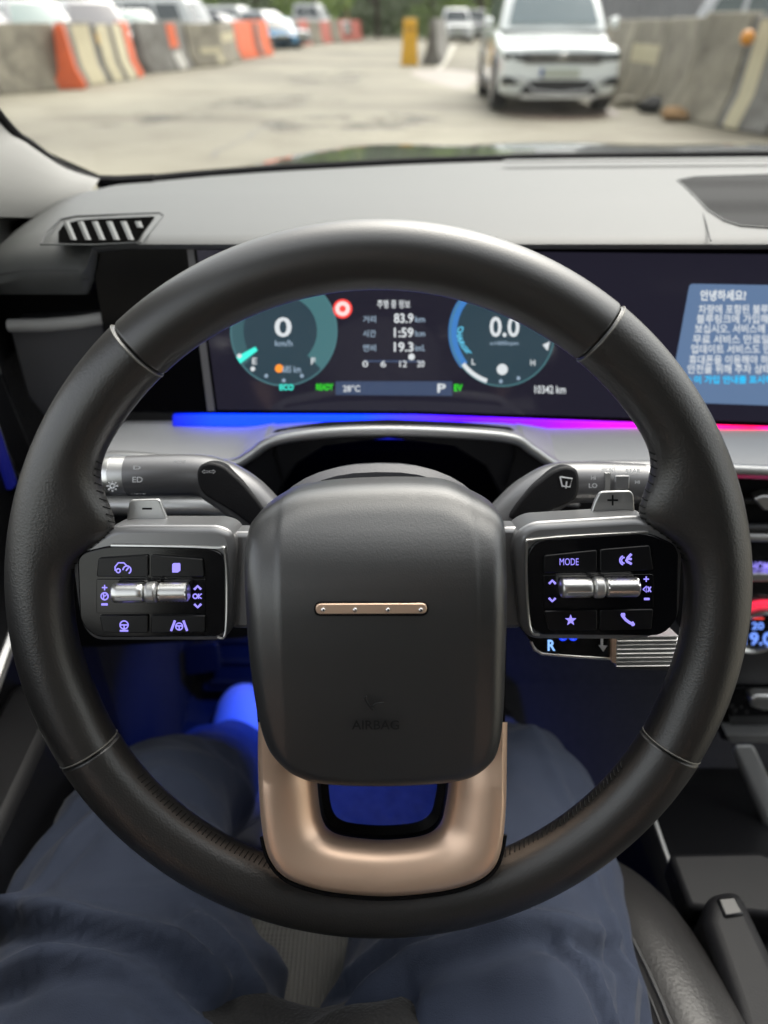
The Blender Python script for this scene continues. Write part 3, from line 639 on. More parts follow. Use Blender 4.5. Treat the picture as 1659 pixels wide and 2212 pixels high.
for i, (s, y) in enumerate(zip(LINES, (665, 686, 707, 730, 751, 774, 794))): TT(s, (1509 - (y - 665) * .185, y - 7, 1812 - (y - 665) * .1, y + 13), wtx, .015)
TT('※ 이 가입 안내를 표시하지 않으려면 확인', (1482, 790 + 21, 1800, 832 - 3), em('link_blue', (.02, .45, .8)), .03)
# ------------------------------------------------------------ steering column and stalks
colm = M('column_shroud_plastic', (.10, .10, .11), .5, bump=(900, .2, 'leather', .0003))
col = thing('steering_column', 'dark grey domed steering column shroud behind the wheel hub', 'steering column', tuple(WH.p(0, 0, -.16)))
rr = []
for w_, sc in ((-.035, .93), (-.04, 1.0), (-.10, 1.0), (-.2, .98), (-.30, .9)):
    ring = []
    for k in range(48):
        a = 2 * math.pi * k / 48; c, s = math.cos(a), math.sin(a)
        x = .070 * sc * math.copysign(abs(c) ** .8, c); y = (.062 if s > 0 else .06) * sc * math.copysign(abs(s) ** .9, s) + .008
        ring.append(WH.p(x, y + (w_ + .04) * .12, w_))
    rr.append(ring)
MB().rings(rr).build('column_shroud', colm, col)
stm = M('satin_stalk', (.17, .17, .175), .32, metal=.4)
def stalk(L_):
    c = -.085
    t = thing('turn_signal_stalk' if L_ else 'wiper_stalk', 'grey lighting stalk with silver end cap, left behind the wheel' if L_ else 'grey wiper stalk with silver end cap and printed settings, right behind the wheel', 'stalk', tuple(WH.w(300 if L_ else 1340, 1030, c)))
    pth = [(278, 1028), (420, 1026), (470, 1040), (525, 1075), (575, 1125), (610, 1170)] if L_ else [(1388, 1045), (1250, 1042), (1200, 1050), (1150, 1080), (1105, 1120), (1070, 1160)]
    q = catmull([WH.w(x, y, c) for x, y in pth], 5); n = len(q)
    rad = [interp(i / (n - 1), [(0, .0125), (.25, .0128), (.42, .0145), (.62, .0155), (1, .015)]) for i in range(n)]
    body = MB().tube(q, rad, 20).build('stalk_body', stm, t)
    x0, x1, x2 = (212, 246, 278) if L_ else (1426, 1406, 1388)
    y0 = pth[0][1]
    MB().tube([WH.w(x0 - (12 if L_ else -12), y0, c), WH.w(x0, y0, c), WH.w(x1, y0, c)], [.009, .0118, .0123], 20).build('end_cap', silver, t)
    MB().tube([WH.w(x1, y0, c), WH.w((x1 + x2) / 2, y0, c), WH.w(x2, y0, c)], [.0121, .0121, .0121], 20).build('stalk_ring', silverm, t)
    f = [(424, 1020), (432, 1004), (452, 998), (480, 1004), (522, 1040), (560, 1085), (585, 1125), (560, 1150), (500, 1105), (440, 1070), (428, 1050)] if L_ else [(1252, 1030), (1246, 1012), (1222, 1006), (1195, 1016), (1150, 1050), (1115, 1090), (1095, 1120), (1130, 1130), (1200, 1100), (1245, 1080), (1252, 1060)]
    fp = fplate('stalk_base', WH, f, c + .0155, .012, darkpl, t, r=.004, bevel=.002)
    S = Frame(WH.p(0, 0, c + .0135), WH.u, WH.v)
    def st(s, box, cc=0): text('stalk_marking', s, S, box, cc, white_p, body, .01)
    if L_:
        st('AUTO', (284, 1058, 316, 1068), -.006); st('ED', (286, 1030, 308, 1042), .0008); st('D', (288, 1006, 304, 1014), -.0005)
        text('stalk_marking', 'OFF', S, (375, 995, 402, 1004), -.0045, white_p, body); text('stalk_marking', '⇦⇨', WH, (436, 1014, 466, 1024), c + .0160, white_p, fp, .01)
        mb = MB(); cxx, cyy = 243, 1050
        for k in range(8): mb.tube([S.w(cxx + 8 * math.cos(k * .785), cyy + 8 * math.sin(k * .785), -.002), S.w(cxx + 12 * math.cos(k * .785), cyy + 12 * math.sin(k * .785), -.002)], .0006, 5)
        mb.tube([S.w(cxx + 5 * math.cos(k * .4), cyy + 5 * math.sin(k * .4), -.002) for k in range(17)], .0006, 5); mb.build('stalk_marking', white_p, t)
    else:
        st('HI', (1277, 1028, 1287, 1036), .0005); st('LO', (1272, 1044, 1290, 1054), .0003); st('AUTO', (1264, 1060, 1293, 1070), -.004); st('OFF', (1270, 1076, 1290, 1085), -.0085)
        st('HI', (1372, 1038, 1382, 1045), .0008); st('LO', (1362, 1064, 1382, 1074), -.004)
        st('FRONT', (1300, 1010, 1330, 1020), -.0020); st('REAR', (1352, 1012, 1384, 1022), -.0020)
        MB().box(S.w(1311, 1050, -.002), (.003, .016, .003), S).build('selector_slider', silverm, t); MB().box(S.w(1343, 1042, .0), (.009, .0085, .002), S).build('selector_window', satin, t, bevel=.0008)
        mb = MB(); mb.tube([WH.w(x, y, c + .0160) for x, y in [(1210, 1030), (1236, 1034), (1231, 1052), (1214, 1050), (1210, 1030)]], .0005, 5); mb.tube([WH.w(x, y, c + .0160) for x, y in [(1222, 1055), (1224, 1040)]], .0005, 5); mb.build('stalk_marking', white_p, t)
stalk(True); stalk(False)
# gear selector
gs = thing('gear_selector', 'gear selector lever with lit R, copper collar and ribbed silver knob', 'gear selector', tuple(WH.w(1250, 1400, -.05)))
cg = -.045
fplate('selector_body', WH, [(1110, 1340), (1340, 1340), (1340, 1422), (1200, 1414), (1165, 1408), (1150, 1390)], cg, .022, gloss, gs, r=.003, bevel=.002)
MB().tube([WH.w(x, y, cg - .001) for x, y in [(1148, 1385), (1155, 1402), (1170, 1411), (1240, 1417), (1325, 1422)]], .0012, 8).build('selector_edge', silver, gs)
fplate('copper_collar', WH, [(1322, 1340), (1332, 1340), (1332, 1434), (1322, 1432)], cg + .004, .026, copper, gs, bevel=.0006)
mb = MB(); P = []
a0, b0 = WH.ab(1333, 1374, cg + .004); a1, b1 = WH.ab(1460, 1436, cg + .004); n = 72
kp = []
for i in range(n + 1):
    t = i / n; kp.append((b0 + (b1 - b0) * t, cg + .0045 + .0011 * math.cos(2 * math.pi * t * 7)))
rr = [[WH.p(a, q, z) for q, z in kp] + [WH.p(a, b1, cg - .02), WH.p(a, b0, cg - .02)] for a in (a0, a1)]
MB().rings(rr).build('ribbed_knob', silverm, gs)
fplate('knob_base', WH, [(1330, 1434), (1470, 1440), (1470, 1450), (1334, 1446)], cg + .002, .022, midpl, gs, r=.001, bevel=.001)
be = em('selector_blue', (.25, .5, 1.0), 1.0); be2 = em('selector_deep_blue', (.01, .05, .9), 1.0)
text('selector_lettering', 'R', WH, (1183, 1382, 1200, 1406), cg + .0008, be, gs, .03); text('selector_lettering', 'N', WH, (1183, 1352, 1200, 1374), cg + .0008, be, gs, .03)
for x in (1216, 1238): MB().tube([WH.w(x + 7 * math.cos(k * .4), 1376 + 6 * math.sin(k * .4), cg + .0006) for k in range(17)], .0008, 5).build('selector_symbol', be2, gs)
mb = MB(); mb.tube([WH.w(1301, 1352, cg + .0006), WH.w(1300, 1396, cg + .0006)], .0008, 6); mb.prism([WH.w(1293, 1394, cg + .0008), WH.w(1312, 1395, cg + .0008), WH.w(1303, 1408, cg + .0008)], WH.n * -.0003); mb.build('selector_arrow', white_p, gs)
# ------------------------------------------------------------ centre stack
STK = Frame((0, .515, 1.0), (1, 0, 0), (0, 0, 1))
cs_ = thing('climate_panel', 'centre stack with air vent, temperature dial and silver toggles, right edge', 'control panel', (.42, .55, .85))
RX = 2350
fplate('stack_backing', STK, [(1440, 1012), (RX, 1030), (RX, 1640), (1560, 1600), (1530, 1480), (1440, 1300)], -.012, .05, darkpl, cs_, bevel=.002)
fplate('air_vent', STK, [(1500, 1024), (RX, 1036), (RX, 1134), (1500, 1130)], -.004, .01, blackm, cs_, r=.002)
fplate('vent_slat', STK, [(1500, 1078), (RX, 1086), (RX, 1096), (1500, 1088)], .000, .02, midpl, cs_, bevel=.001)
MB().prism([STK.w(x, y, .010) for x, y in [(1628, 1080), (1650, 1072), (1700, 1072), (1700, 1105), (1650, 1104)]], STK.n * -.012).build('vent_tab', silver, cs_, bevel=.002)
MB().tube([STK.w(x, y, .004) for x, y in [(1500, 1138), (RX, 1145)]], .0035, 10, up=(0, 1, 0)).build('trim_strip', midpl, cs_)
MB().tube([STK.w(x, y, .004) for x, y in [(1500, 1157), (RX, 1168)]], .0042, 10, up=(0, 1, 0)).build('trim_strip', silverm, cs_)
fplate('button_panel', STK, [(1540, 1172), (RX, 1180), (RX, 1292), (1540, 1290)], .000, .01, gloss, cs_, r=.002)
text('button_lettering', 'HOME', STK, (1623, 1214, 1672, 1232), .0008, lilac, cs_, .02)
fplate('toggle_bar', STK, [(1612, 1240), (RX, 1242), (RX, 1258), (1612, 1256)], .008, .012, silver, cs_, r=.002, bevel=.002)
fplate('dial_panel', STK, [(1540, 1292), (RX, 1296), (RX, 1480), (1560, 1478)], .001, .01, midpl, cs_, r=.002, bevel=.001)
dc = STK.ab(1641, 1364, .01); rk = STK.ab(1641 + 61, 1364, .01)[0] - dc[0]
dial = MB()
def ringm(r0, r1, z0, z1, a0=0, a1=360, n=60):
    rr = []
    for i in range(n + 1):
        a = R(a0 + (a1 - a0) * i / n); rr.append([STK.p(dc[0] + r * math.cos(a), dc[1] + r * math.sin(a), z) for r, z in ((r0, z0), (r0, z1), ((r0 + r1) / 2, z1 + .0015), (r1, z1), (r1, z0))])
    return MB().rings(rr, closed=True, cap=a1 - a0 < 359)
tdial = ringm(rk * .82, rk, .0, .012).build('temperature_dial', silver, cs_)
MB().prism([STK.p(dc[0] + rk * .83 * math.cos(R(a)), dc[1] + rk * .83 * math.sin(R(a)), .009) for a in range(0, 360, 8)], STK.n * -.006).build('dial_display', gloss, cs_)
ringm(rk * 1.04, rk * 1.17, .0, .004, 10, 165, 40).build('red_light_ring', M('red_glow', (.2, .02, .02), .4, emit=(1, .03, .08), es=1.0), cs_)
dbl = em('dial_blue', (.16, .3, .9), 1.1)
text('dial_lettering', '19.0', STK, (1606, 1366, 1668, 1394), .0098, dbl, cs_, .03); text('dial_lettering', '20', STK, (1624, 1344, 1650, 1360), .0098, dbl, cs_, .03)
fplate('dial_mark', STK, [(1620, 1334), (1650, 1335), (1650, 1338), (1620, 1337)], .0098, .0003, red, cs_, bevel=0)
fplate('lower_panel', STK, [(1560, 1486), (RX, 1492), (RX, 1588), (1582, 1584)], .000, .01, gloss, cs_, r=.002)
MB().prism([STK.w(x, y, .016) for x, y in [(1620, 1512), (1640, 1505), (1720, 1507), (1720, 1534), (1650, 1536), (1624, 1530)]], STK.n * -.014).build('toggle_switch', silver, cs_, bevel=.003)
for x, y in ((1582, 1525), (1590, 1535), (1602, 1528), (1614, 1538)):
    MB().prism([STK.w(x + 3 * math.cos(R(a)), y + 3 * math.sin(R(a)), .001) for a in range(0, 360, 30)], STK.n * -.001).build('indicator', midpl, cs_)
fplate('tray_edge', STK, [(1568, 1587), (RX, 1590), (RX, 1606), (1580, 1604)], .012, .016, silverm, cs_, r=.001, bevel=.002)
# ------------------------------------------------------------ console, seat, buckle
con = thing('center_console', 'black centre console with silver side strip, to the right of the seat', 'console', (.42, .3, GZ + .25))
MB().prism([V((.235, -.3, .45)), V((.235, .52, .45)), V((.265, .56, .62)), V((.262, .50, .66)), V((.25, .36, .70)), V((.235, .27, .775)), V((.235, -.3, .80))], (.32, 0, 0)).build('console_body', darkpl, con, bevel=.012)
MB().prism([onY(1585, 1606, .49), onY(1628, 1606, .49), onY(1700, 1760, .45), onY(1745, 1850, .42), onY(1702, 1862, .42), onY(1650, 1760, .45)], (0, .0, -.012)).build('console_side_strip', silverm, con, bevel=.003)
MB().tube([onZ(x, y, .78) for x, y in [(1412, 1765), (1440, 1845), (1462, 1905), (1484, 1958)]], .0018, 8).build('console_edge', silverm, con)
MB().prism([onZ(x, y, .79) for x, y in [(1445, 1842), (1640, 1838), (1800, 1900), (1800, 1990), (1490, 1960)]], (0, 0, -.03)).build('console_tray', darkpl, con, bevel=.004)
seatm = M('black_seat_leather', (.022, .021, .021), .40, bump=(500, .35, 'leather', .0004))
perf = M('perforated_seat_leather', (.12, .12, .115), .6)
N = perf.node_tree.nodes; L = perf.node_tree.links
tc = N.new('ShaderNodeTexCoord'); wv__ = N.new('ShaderNodeTexWave'); wv__.inputs['Scale'].default_value = 90; wv__.inputs['Distortion'].default_value = 0; wv__.bands_direction = 'X'
vv = N.new('ShaderNodeTexVoronoi'); vv.inputs['Scale'].default_value = 300; vv.inputs['Randomness'].default_value = 0
c1 = N.new('ShaderNodeValToRGB'); c1.color_ramp.elements[0].position = .12; c1.color_ramp.elements[0].color = (.02, .02, .02, 1); c1.color_ramp.elements[1].position = .3; c1.color_ramp.elements[1].color = (.13, .128, .122, 1)
bpn = N.new('ShaderNodeBump'); bpn.inputs['Distance'].default_value = .0012; bpn.inputs['Strength'].default_value = .6
L.new(tc.outputs['Object'], wv__.inputs[0]); L.new(tc.outputs['Object'], vv.inputs['Vector']); L.new(vv.outputs['Distance'], c1.inputs[0]); L.new(c1.outputs[0], N['Principled BSDF'].inputs['Base Color']); L.new(wv__.outputs['Fac'], bpn.inputs['Height']); L.new(bpn.outputs[0], N['Principled BSDF'].inputs['Normal'])
seat = thing('driver_seat', 'black leather driver seat with perforated middle and stitched side bolster', 'car seat', (0, .0, GZ + .3))
rr = []
for y, z in ((.36, .60), (.365, .67), (.35, .715), (.31, .735), (.2, .735), (0, .725), (-.3, .71)):
    rr.append([V((x, y - (abs(x) / .18) ** 3 * .02, z + .006 * (abs(x) / .18) ** 2)) for x in [-.165 + .33 * k / 16 for k in range(17)]])
MB().rings(rr, closed=False).build('seat_cushion', perf, seat, sharp=0)
def bolster(s):
    rr = []
    pth = [(-.32, .19, .80, .055), (0, .20, .80, .055), (.12, .202, .795, .052), (.22, .198, .785, .05), (.30, .185, .768, .047), (.35, .17, .742, .042), (.385, .15, .70, .035), (.39, .14, .64, .03)]
    P = catmull([V(q[:3]) for q in pth], 4); 
    for i, q in enumerate(P):
        r = interp(q.x, [(p[0], p[3]) for p in pth]); x, y, z = q.y * s, q.x, q.z
        rr.append([V((x + r * math.cos(a) * 1.0, y, z - r * .3 + r * math.sin(a) * (1.15 if math.sin(a) > 0 else 3))) for a in [2 * math.pi * k / 28 for k in range(28)]])
    MB().rings(rr).build('seat_bolster', seatm, seat, sharp=0)
    for off, rad in ((0, .0016), (.006, .0009)):
        L2 = []
        for i, q in enumerate(P[4:-5]):
            r = interp(q.x, [(p[0], p[3]) for p in pth]); a = R(112) + off / r
            L2.append(V((q.y * s + r * math.cos(a) * s, q.x, q.z - r * .3 + r * math.sin(a) * 1.15)))
        MB().tube(L2, rad, 6).build('seat_piping', ln, seat)
bolster(1); bolster(-1)
rr = []
for z, y, wd, th in ((.72, -.36, .20, .06), (.9, -.40, .24, .07), (1.15, -.45, .25, .07), (1.32, -.50, .20, .05), (1.36, -.51, .12, .03)):
    rr.append([V((wd * math.cos(a), y + th * math.sin(a), z)) for a in [2 * math.pi * k / 24 for k in range(24)]])
MB().rings(rr).build('seat_back', seatm, seat)
MB().box((0, -.02, .58), (.42, .72, .16)).build('seat_base', darkpl, seat, bevel=.03)
bk = thing('seat_belt_buckle', 'black plastic seat belt buckle standing between seat and console', 'seat belt buckle', (.22, .16, .70))
MB().prism([onZ(x, y, .815) for x, y in [(1530, 1925), (1600, 1915), (1690, 2100), (1760, 2300), (1650, 2400), (1580, 2150), (1524, 1985)]], (0, 0, -.08)).build('buckle_body', darkpl, bk, bevel=.009, seg=4)
MB().prism([onZ(x, y, .817) for x, y in [(1548, 1938), (1588, 1934), (1610, 1975), (1566, 1982)]], (0, 0, -.004)).build('release_button', glossb, bk, bevel=.002)
# ------------------------------------------------------------ pedals and footwell lamp
pd = thing('brake_pedal', 'dark brake pedal in the blue-lit footwell', 'pedal', (-.10, .85, .55))
fplate('pedal_pad', Frame((-.09, .84, .60), (1, 0, 0), (0, .4, .9)), [(395, 1395), (470, 1385), (478, 1450), (400, 1462)], .0, .012, darkpl, pd, r=.01, bevel=.003)
MB().tube([V((-.17, .85, .62)), V((-.165, .93, .74)), V((-.16, .95, .88))], .01, 8).build('pedal_arm', darkpl, pd)
ac = thing('accelerator_pedal', 'slim dark accelerator pedal to the right of the brake pedal', 'pedal', (.13, .88, .5))
MB().prism([V((.105, .86, .48)), V((.155, .86, .48)), V((.150, .93, .66)), V((.108, .93, .66))], (0, .012, -.004)).build('pedal_pad', darkpl, ac, bevel=.003)
MB().tube([V((.13, .935, .64)), V((.13, .97, .76)), V((.125, .98, .9))], .008, 8).build('pedal_arm', darkpl, ac)
dp = thing('footrest', 'ribbed dark footrest at the left end of the footwell', 'footrest', (-.22, .9, .5))
MB().prism([V((-.29, .82, .46)), V((-.15, .82, .46)), V((-.15, .95, .66)), V((-.29, .95, .66))], (0, .02, -.012)).build('footrest_pad', darkpl, dp, bevel=.004)
for k in range(7): MB().box((-.22, .825 + .018 * k, .476 + .0277 * k), (.11, .008, .008)).build('rib', darkpl, dp, bevel=.002)
fm = thing('floor_mat', 'dark quilted floor mat in the blue-lit driver footwell', 'floor mat', (-.03, .6, .43))
mt = M('quilted_mat', (.035, .035, .04), .9, bump=(55, 1.0, 'leather', .006), var=(60, .3))
MB().prism(roundpoly([(-.27, .34), (.2, .34), (.2, .84), (-.27, .84)], .05) and [V((q.x, q.y, .428)) for q in roundpoly([(-.27, .34), (.2, .34), (.2, .84), (-.27, .84)], .05)], (0, 0, -.006)).build('mat_carpet', mt, fm, bevel=.002)
MB().tube([V((q.x, q.y, .428)) for q in roundpoly([(-.27, .34), (.2, .34), (.2, .84), (-.27, .84)], .05)], .004, 6).build('mat_binding', darkpl, fm)
lampm = M('blue_footwell_lamp', (.1, .1, .3), .4, emit=(.02, .08, 1), es=8)
fl = thing('footwell_lamp', 'small blue footwell lamp under the dashboard', 'lamp', (-.08, .64, .90))
MB().box((-.08, .64, .908), (.04, .02, .006)).build('lamp_lens', lampm, fl, bevel=.001)
ld = bpy.data.lights.new('footwell_light', 'AREA'); ld.energy = .5; ld.color = (.02, .09, 1); ld.size = .03; ld.spread = R(105)
lo = bpy.data.objects.new('footwell_light', ld); COL.objects.link(lo); lo.location = (-.08, .64, .900); lo.rotation_euler = (R(8), 0, 0)
# ------------------------------------------------------------ the driver
navy = M('navy_trousers_cloth', (.026, .036, .066), .85, sheen=.12, bump=(1400, .6, 'n', .0006), var=(9, .12))
shirtm = M('charcoal_knit_cloth', (.018, .0175, .0175), .9, sheen=.1, bump=(500, .8, 'leather', .001))
skinm = M('skin', (.55, .36, .27), .5)
shoem = M('blue_grey_shoe', (.34, .34, .38), .6)
per = thing('person', 'seated driver in navy trousers and dark top, knees under the steering wheel', 'person', (0, -.2, GZ + .3))
def chain(pts, n=20, flat=1.0):
    P = catmull([V(p[:3]) for p in pts], 5); rad = []
    m = len(pts) - 1
    for i in range(len(P)):
        t = i / 5; k = min(int(t), m - 1); f = t - k; rad.append(pts[k][3] * (1 - f) + pts[k + 1][3] * f)
    mb = MB(); mb.tube(P, rad, n, flat); return mb
def blob(c, r, n=16):
    mb = MB(); rr = []
    for i in range(1, n):
        a = math.pi * i / n; rr.append([V((c[0] + r[0] * math.sin(a) * math.cos(b), c[1] + r[1] * math.sin(a) * math.sin(b), c[2] + r[2] * math.cos(a))) for b in [2 * math.pi * k / n for k in range(n)]])
    return mb.rings(rr)
def union(name, parts, m, parent, vox=.008, sm=6, fn=None):
    mb = MB()
    for p in parts: mb.add(p.v, p.f)
    o = mb.build(name, m, None)
    r = o.modifiers.new('r', 'REMESH'); r.mode = 'VOXEL'; r.voxel_size = vox
    s = o.modifiers.new('s', 'SMOOTH'); s.iterations = sm; s.factor = .6
    dg = bpy.context.evaluated_depsgraph_get(); dg.update(); me = bpy.data.meshes.new_from_object(o.evaluated_get(dg))
    vs_ = [v.co.copy() for v in me.vertices]; nn = [v.normal.copy() for v in me.vertices]; fs = [tuple(p.vertices) for p in me.polygons]
    bpy.data.objects.remove(o); bpy.data.meshes.remove(me)
    if fn: vs_ = [q + k * fn(q) for q, k in zip(vs_, nn)]
    return mesh(name, vs_, fs, m, parent, sharp=0)
HIPL, HIPR = (-.10, -.22, .76), (.10, -.22, .76)
legs = lambda g: [chain([(-.12, -.22, .77, .10 + g), (-.175, .0, .775, .102 + g), (-.170, .2, .779, .105 + g), (-.205, .35, .765, .074 + g), (-.205, .42, .735, .064 + g), (-.2, .48, .67, .060 + g), (-.20, .56, .60, .058 + g), (-.19, .62, .545, .050 + g)]),
                 chain([(.10, -.22, .77, .10 + g), (.072, .0, .757, .125 + g), (.073, .2, .758, .127 + g), (.118, .37, .765, .072 + g), (.126, .43, .745, .062 + g), (.13, .49, .68, .058 + g), (.13, .60, .58, .052 + g), (.13, .68, .50, .045 + g)])]
def folds(q):
    a = 0
    left = q.x < -.03; kx, ky = (-.2, .42) if left else (.125, .43)
    # creases radiating from the groin, wrinkles across the thigh, fine cloth noise
    g = noise.noise(V((q.x * 5 + q.y * 5, q.y * 9 - q.x * 6, q.z * 3)) * 1.0)
    a += .010 * (1 - abs(g) * 2.6) * (1 if q.y < .32 else max(.15, 1 - (q.y - .32) * 10))
    g2 = noise.noise(V((q.x * 9 - q.y * 16, q.x * 8 + q.y * 6, q.z * 6 + 4)))
    a += .0035 * (1 - abs(g2) * 3)
    a += .002 * noise.noise(q * 40)
    if q.z > .8:                                # two long drawn folds from the hip
        d = (q.y - .22) + (q.x + .2) * .55; a += .007 * math.exp(-(d / .018) ** 2) * (q.x < -.05)
        d = (q.y - .26) - (q.x - .1) * .7; a += .005 * math.exp(-(d / .015) ** 2) * (q.x > .02)
        d = (q.x - .150) + (q.y - .3) * .1; a += .003 * math.exp(-(d / .006) ** 2)
    if q.z > .76:
        for pl_, am, wd in FOLDS:
            best = 9; sg = 1
            for a0, b0 in zip(pl_, pl_[1:]):
                d = b0 - a0; t = max(0, min(1, ((q.x - a0.x) * d.x + (q.y - a0.y) * d.y) / (d.x * d.x + d.y * d.y)))
                ex, ey = q.x - a0.x - d.x * t, q.y - a0.y - d.y * t; r = math.hypot(ex, ey)
                if r < best: best = r; sg = 1 if ex * d.y - ey * d.x > 0 else -1
            wd *= .72; am *= 1.05
            a += am * (math.exp(-(best / wd) ** 2) - (.8 * math.exp(-((best - 1.6 * wd) / wd) ** 2) if sg > 0 else 0))
    if q.x > .17 or q.x < -.255: a *= .35
    return max(-.018, a)
FOLDS = [([onZ(*p, .86) for p in pl_], am, wd) for pl_, am, wd in [
    ([(-40, 1925), (104, 1992), (271, 2046), (458, 2135)], .012, .011), ([(-20, 2120), (160, 2100), (330, 2150), (430, 2230)], .008, .010),
    ([(20, 1900), (110, 1760), (190, 1680)], .005, .007), ([(60, 1960), (170, 1800), (250, 1700)], .004, .008), ([(420, 1980), (470, 2060), (560, 2150)], .006, .008),
    ([(1217, 2076), (1270, 2130), (1330, 2220)], .006, .007), ([(1330, 1950), (1365, 2080), (1395, 2240)], .004, .005), ([(770, 2190), (900, 2100), (1100, 2040), (1290, 2010)], .008, .011), ([(760, 2060), (850, 2030), (980, 2020)], .005, .009)]]
body = union('body', legs(-.035) + [chain([(0, -.24, .74, .13), (0, -.27, .95, .125), (0, -.31, 1.15, .14), (0, -.34, 1.30, .11), (0, -.34, 1.40, .055), (0, -.33, 1.47, .052)], flat=1.0)] +
             [blob((0, -.31, 1.57), (.075, .095, .115)), blob((0, -.215, 1.555), (.013, .02, .02)), blob((.078, -.32, 1.56), (.01, .02, .03)), blob((-.078, -.32, 1.56), (.01, .02, .03))] +
             [chain([(s * .16, -.34, 1.30, .055), (s * .21, -.30, 1.15, .045), (s * .235, -.30, 1.02, .04), (s * .24, -.24, .98, .032), (s * .235, -.17, .93, .027), (s * .23, -.12, .90, .026)]) for s in (1, -1)] +
             [chain([(s * (.235 - .02 * k), -.12, .898, .011), (s * (.23 - .021 * k), -.085, .893, .0095), (s * (.227 - .021 * k), -.062 - .004 * abs(k - 1), .881, .008)], 8) for s in (1, -1) for k in range(-1, 3)] +
             [chain([(s * .21, -.14, .9, .012), (s * .185, -.11, .898, .010), (s * .18, -.09, .893, .009)], 8) for s in (1, -1)], skinm, per, vox=.006, sm=2)
tr_ = union('trousers', legs(0) + [chain([(0, -.26, .76, .15), (0, -.25, .86, .14), (0, -.25, .93, .135)])], navy, per, vox=.005, sm=10, fn=folds)
def sf(q): return .008 * noise.noise(q * 11) + .004 * (1 - abs(noise.noise(q * 22)) * 3)
sh = union('shirt', [chain([(0, -.22, .83, .155), (0, -.26, .98, .15), (0, -.31, 1.15, .16), (0, -.34, 1.32, .12), (0, -.34, 1.36, .075)]), blob((-.04, -.03, .85), (.16, .17, .085)), blob((-.075, .130, .828), (.13, .09, .048)), blob((-.005, .165, .835), (.055, .055, .05))] +
           [chain([(s * .14, -.34, 1.30, .075), (s * .21, -.30, 1.15, .06), (s * .24, -.29, 1.02, .052), (s * .24, -.24, .98, .045)]) for s in (1, -1)], shirtm, per, vox=.007, sm=5, fn=sf)
hair = blob((0, -.335, 1.60), (.088, .098, .10)); hair.build('hair', M('black_hair', (.01, .009, .008), .5), per)
fold = chain([(-.03, .10, .862, .012), (-.035, .17, .868, .017), (-.04, .205, .862, .016)]);
for nm, x, y, z, ry in (('shoe', -.185, .60, .50, 0), ('shoe', .13, .72, .45, 0)):
    union(nm, [chain([(x, y - .07, z, .036), (x, y + .0, z + .03, .044), (x - .004, y + .055, z + .045, .046), (x - .006, y + .10, z + .060, .039), (x - .006, y + .125, z + .064, .022)]), chain([(x, y - .05, z + .05, .045), (x, y - .04, z + .09, .045)])], shoem, per, vox=.007, sm=3)

# ------------------------------------------------------------ outside: ground, trees, barriers, cars
gm_ = bpy.data.materials.new('weathered_concrete_ground'); gm_.use_nodes = True; N = gm_.node_tree.nodes; L = gm_.node_tree.links
b = N['Principled BSDF']; b.inputs['Roughness'].default_value = .75; tc = N.new('ShaderNodeTexCoord')
def nz(sc, det, x=1, y=1):
    mp = N.new('ShaderNodeMapping'); mp.inputs['Scale'].default_value = (x, y, 1); t = N.new('ShaderNodeTexNoise'); t.inputs['Scale'].default_value = sc; t.inputs['Detail'].default_value = det
    L.new(tc.outputs['Object'], mp.inputs[0]); L.new(mp.outputs[0], t.inputs['Vector']); return t.outputs['Fac']
r1 = N.new('ShaderNodeValToRGB'); e = r1.color_ramp.elements; e[0].position = .32; e[0].color = (.098, .087, .060, 1); e[1].position = .62; e[1].color = (.212, .195, .140, 1)
L.new(nz(.22, 7, 1, .7), r1.inputs[0])
r2 = N.new('ShaderNodeValToRGB'); e = r2.color_ramp.elements; e[0].position = .56; e[0].color = (1, 1, 1, 1); e[1].position = .70; e[1].color = (.42, .37, .31, 1)
L.new(nz(.35, 8, .5, 1.6), r2.inputs[0])
r3 = N.new('ShaderNodeValToRGB'); e = r3.color_ramp.elements; e[0].position = .5; e[0].color = (1, 1, 1, 1); e[1].position = .75; e[1].color = (.62, .57, .50, 1)
L.new(nz(1.3, 10, 1, 1), r3.inputs[0]); m3 = N.new('ShaderNodeMixRGB'); m3.blend_type = 'MULTIPLY'; m3.inputs[0].default_value = .7; L.new(r2.outputs[0], m3.inputs[1]); L.new(r3.outputs[0], m3.inputs[2])
mx = N.new('ShaderNodeMixRGB'); mx.blend_type = 'MULTIPLY'; mx.inputs[0].default_value = 1; L.new(r1.outputs[0], mx.inputs[1]); L.new(m3.outputs[0], mx.inputs[2]); L.new(mx.outputs[0], b.inputs['Base Color'])
g = MB().add([(-400, -150, GZ), (400, -150, GZ), (400, 700, GZ), (-400, 700, GZ)], [(0, 1, 2, 3)]).build('ground', gm_); tag(g, kind='structure')
gr = lambda px, py: onZ(px, py, GZ)
stm_ = M('dark_wet_stain', (0.0806, 0.0713, 0.0558), .5, var=(1.2, .35))
def patch(pts, m, h=.004, name='ground_marking'):
    P = catmull([gr(*q) for q in pts], 4, True); o = MB().prism([q + V((0, 0, h)) for q in P], (0, 0, -.003)).build(name, m); tag(o, kind='structure'); return o
STN = bpy.data.materials.new('patchy_damp_stain'); STN.use_nodes = True; N = STN.node_tree.nodes; L = STN.node_tree.links; b = N['Principled BSDF']; b.inputs['Roughness'].default_value = .6; b.inputs['Base Color'].default_value = (.085, .074, .055, 1)
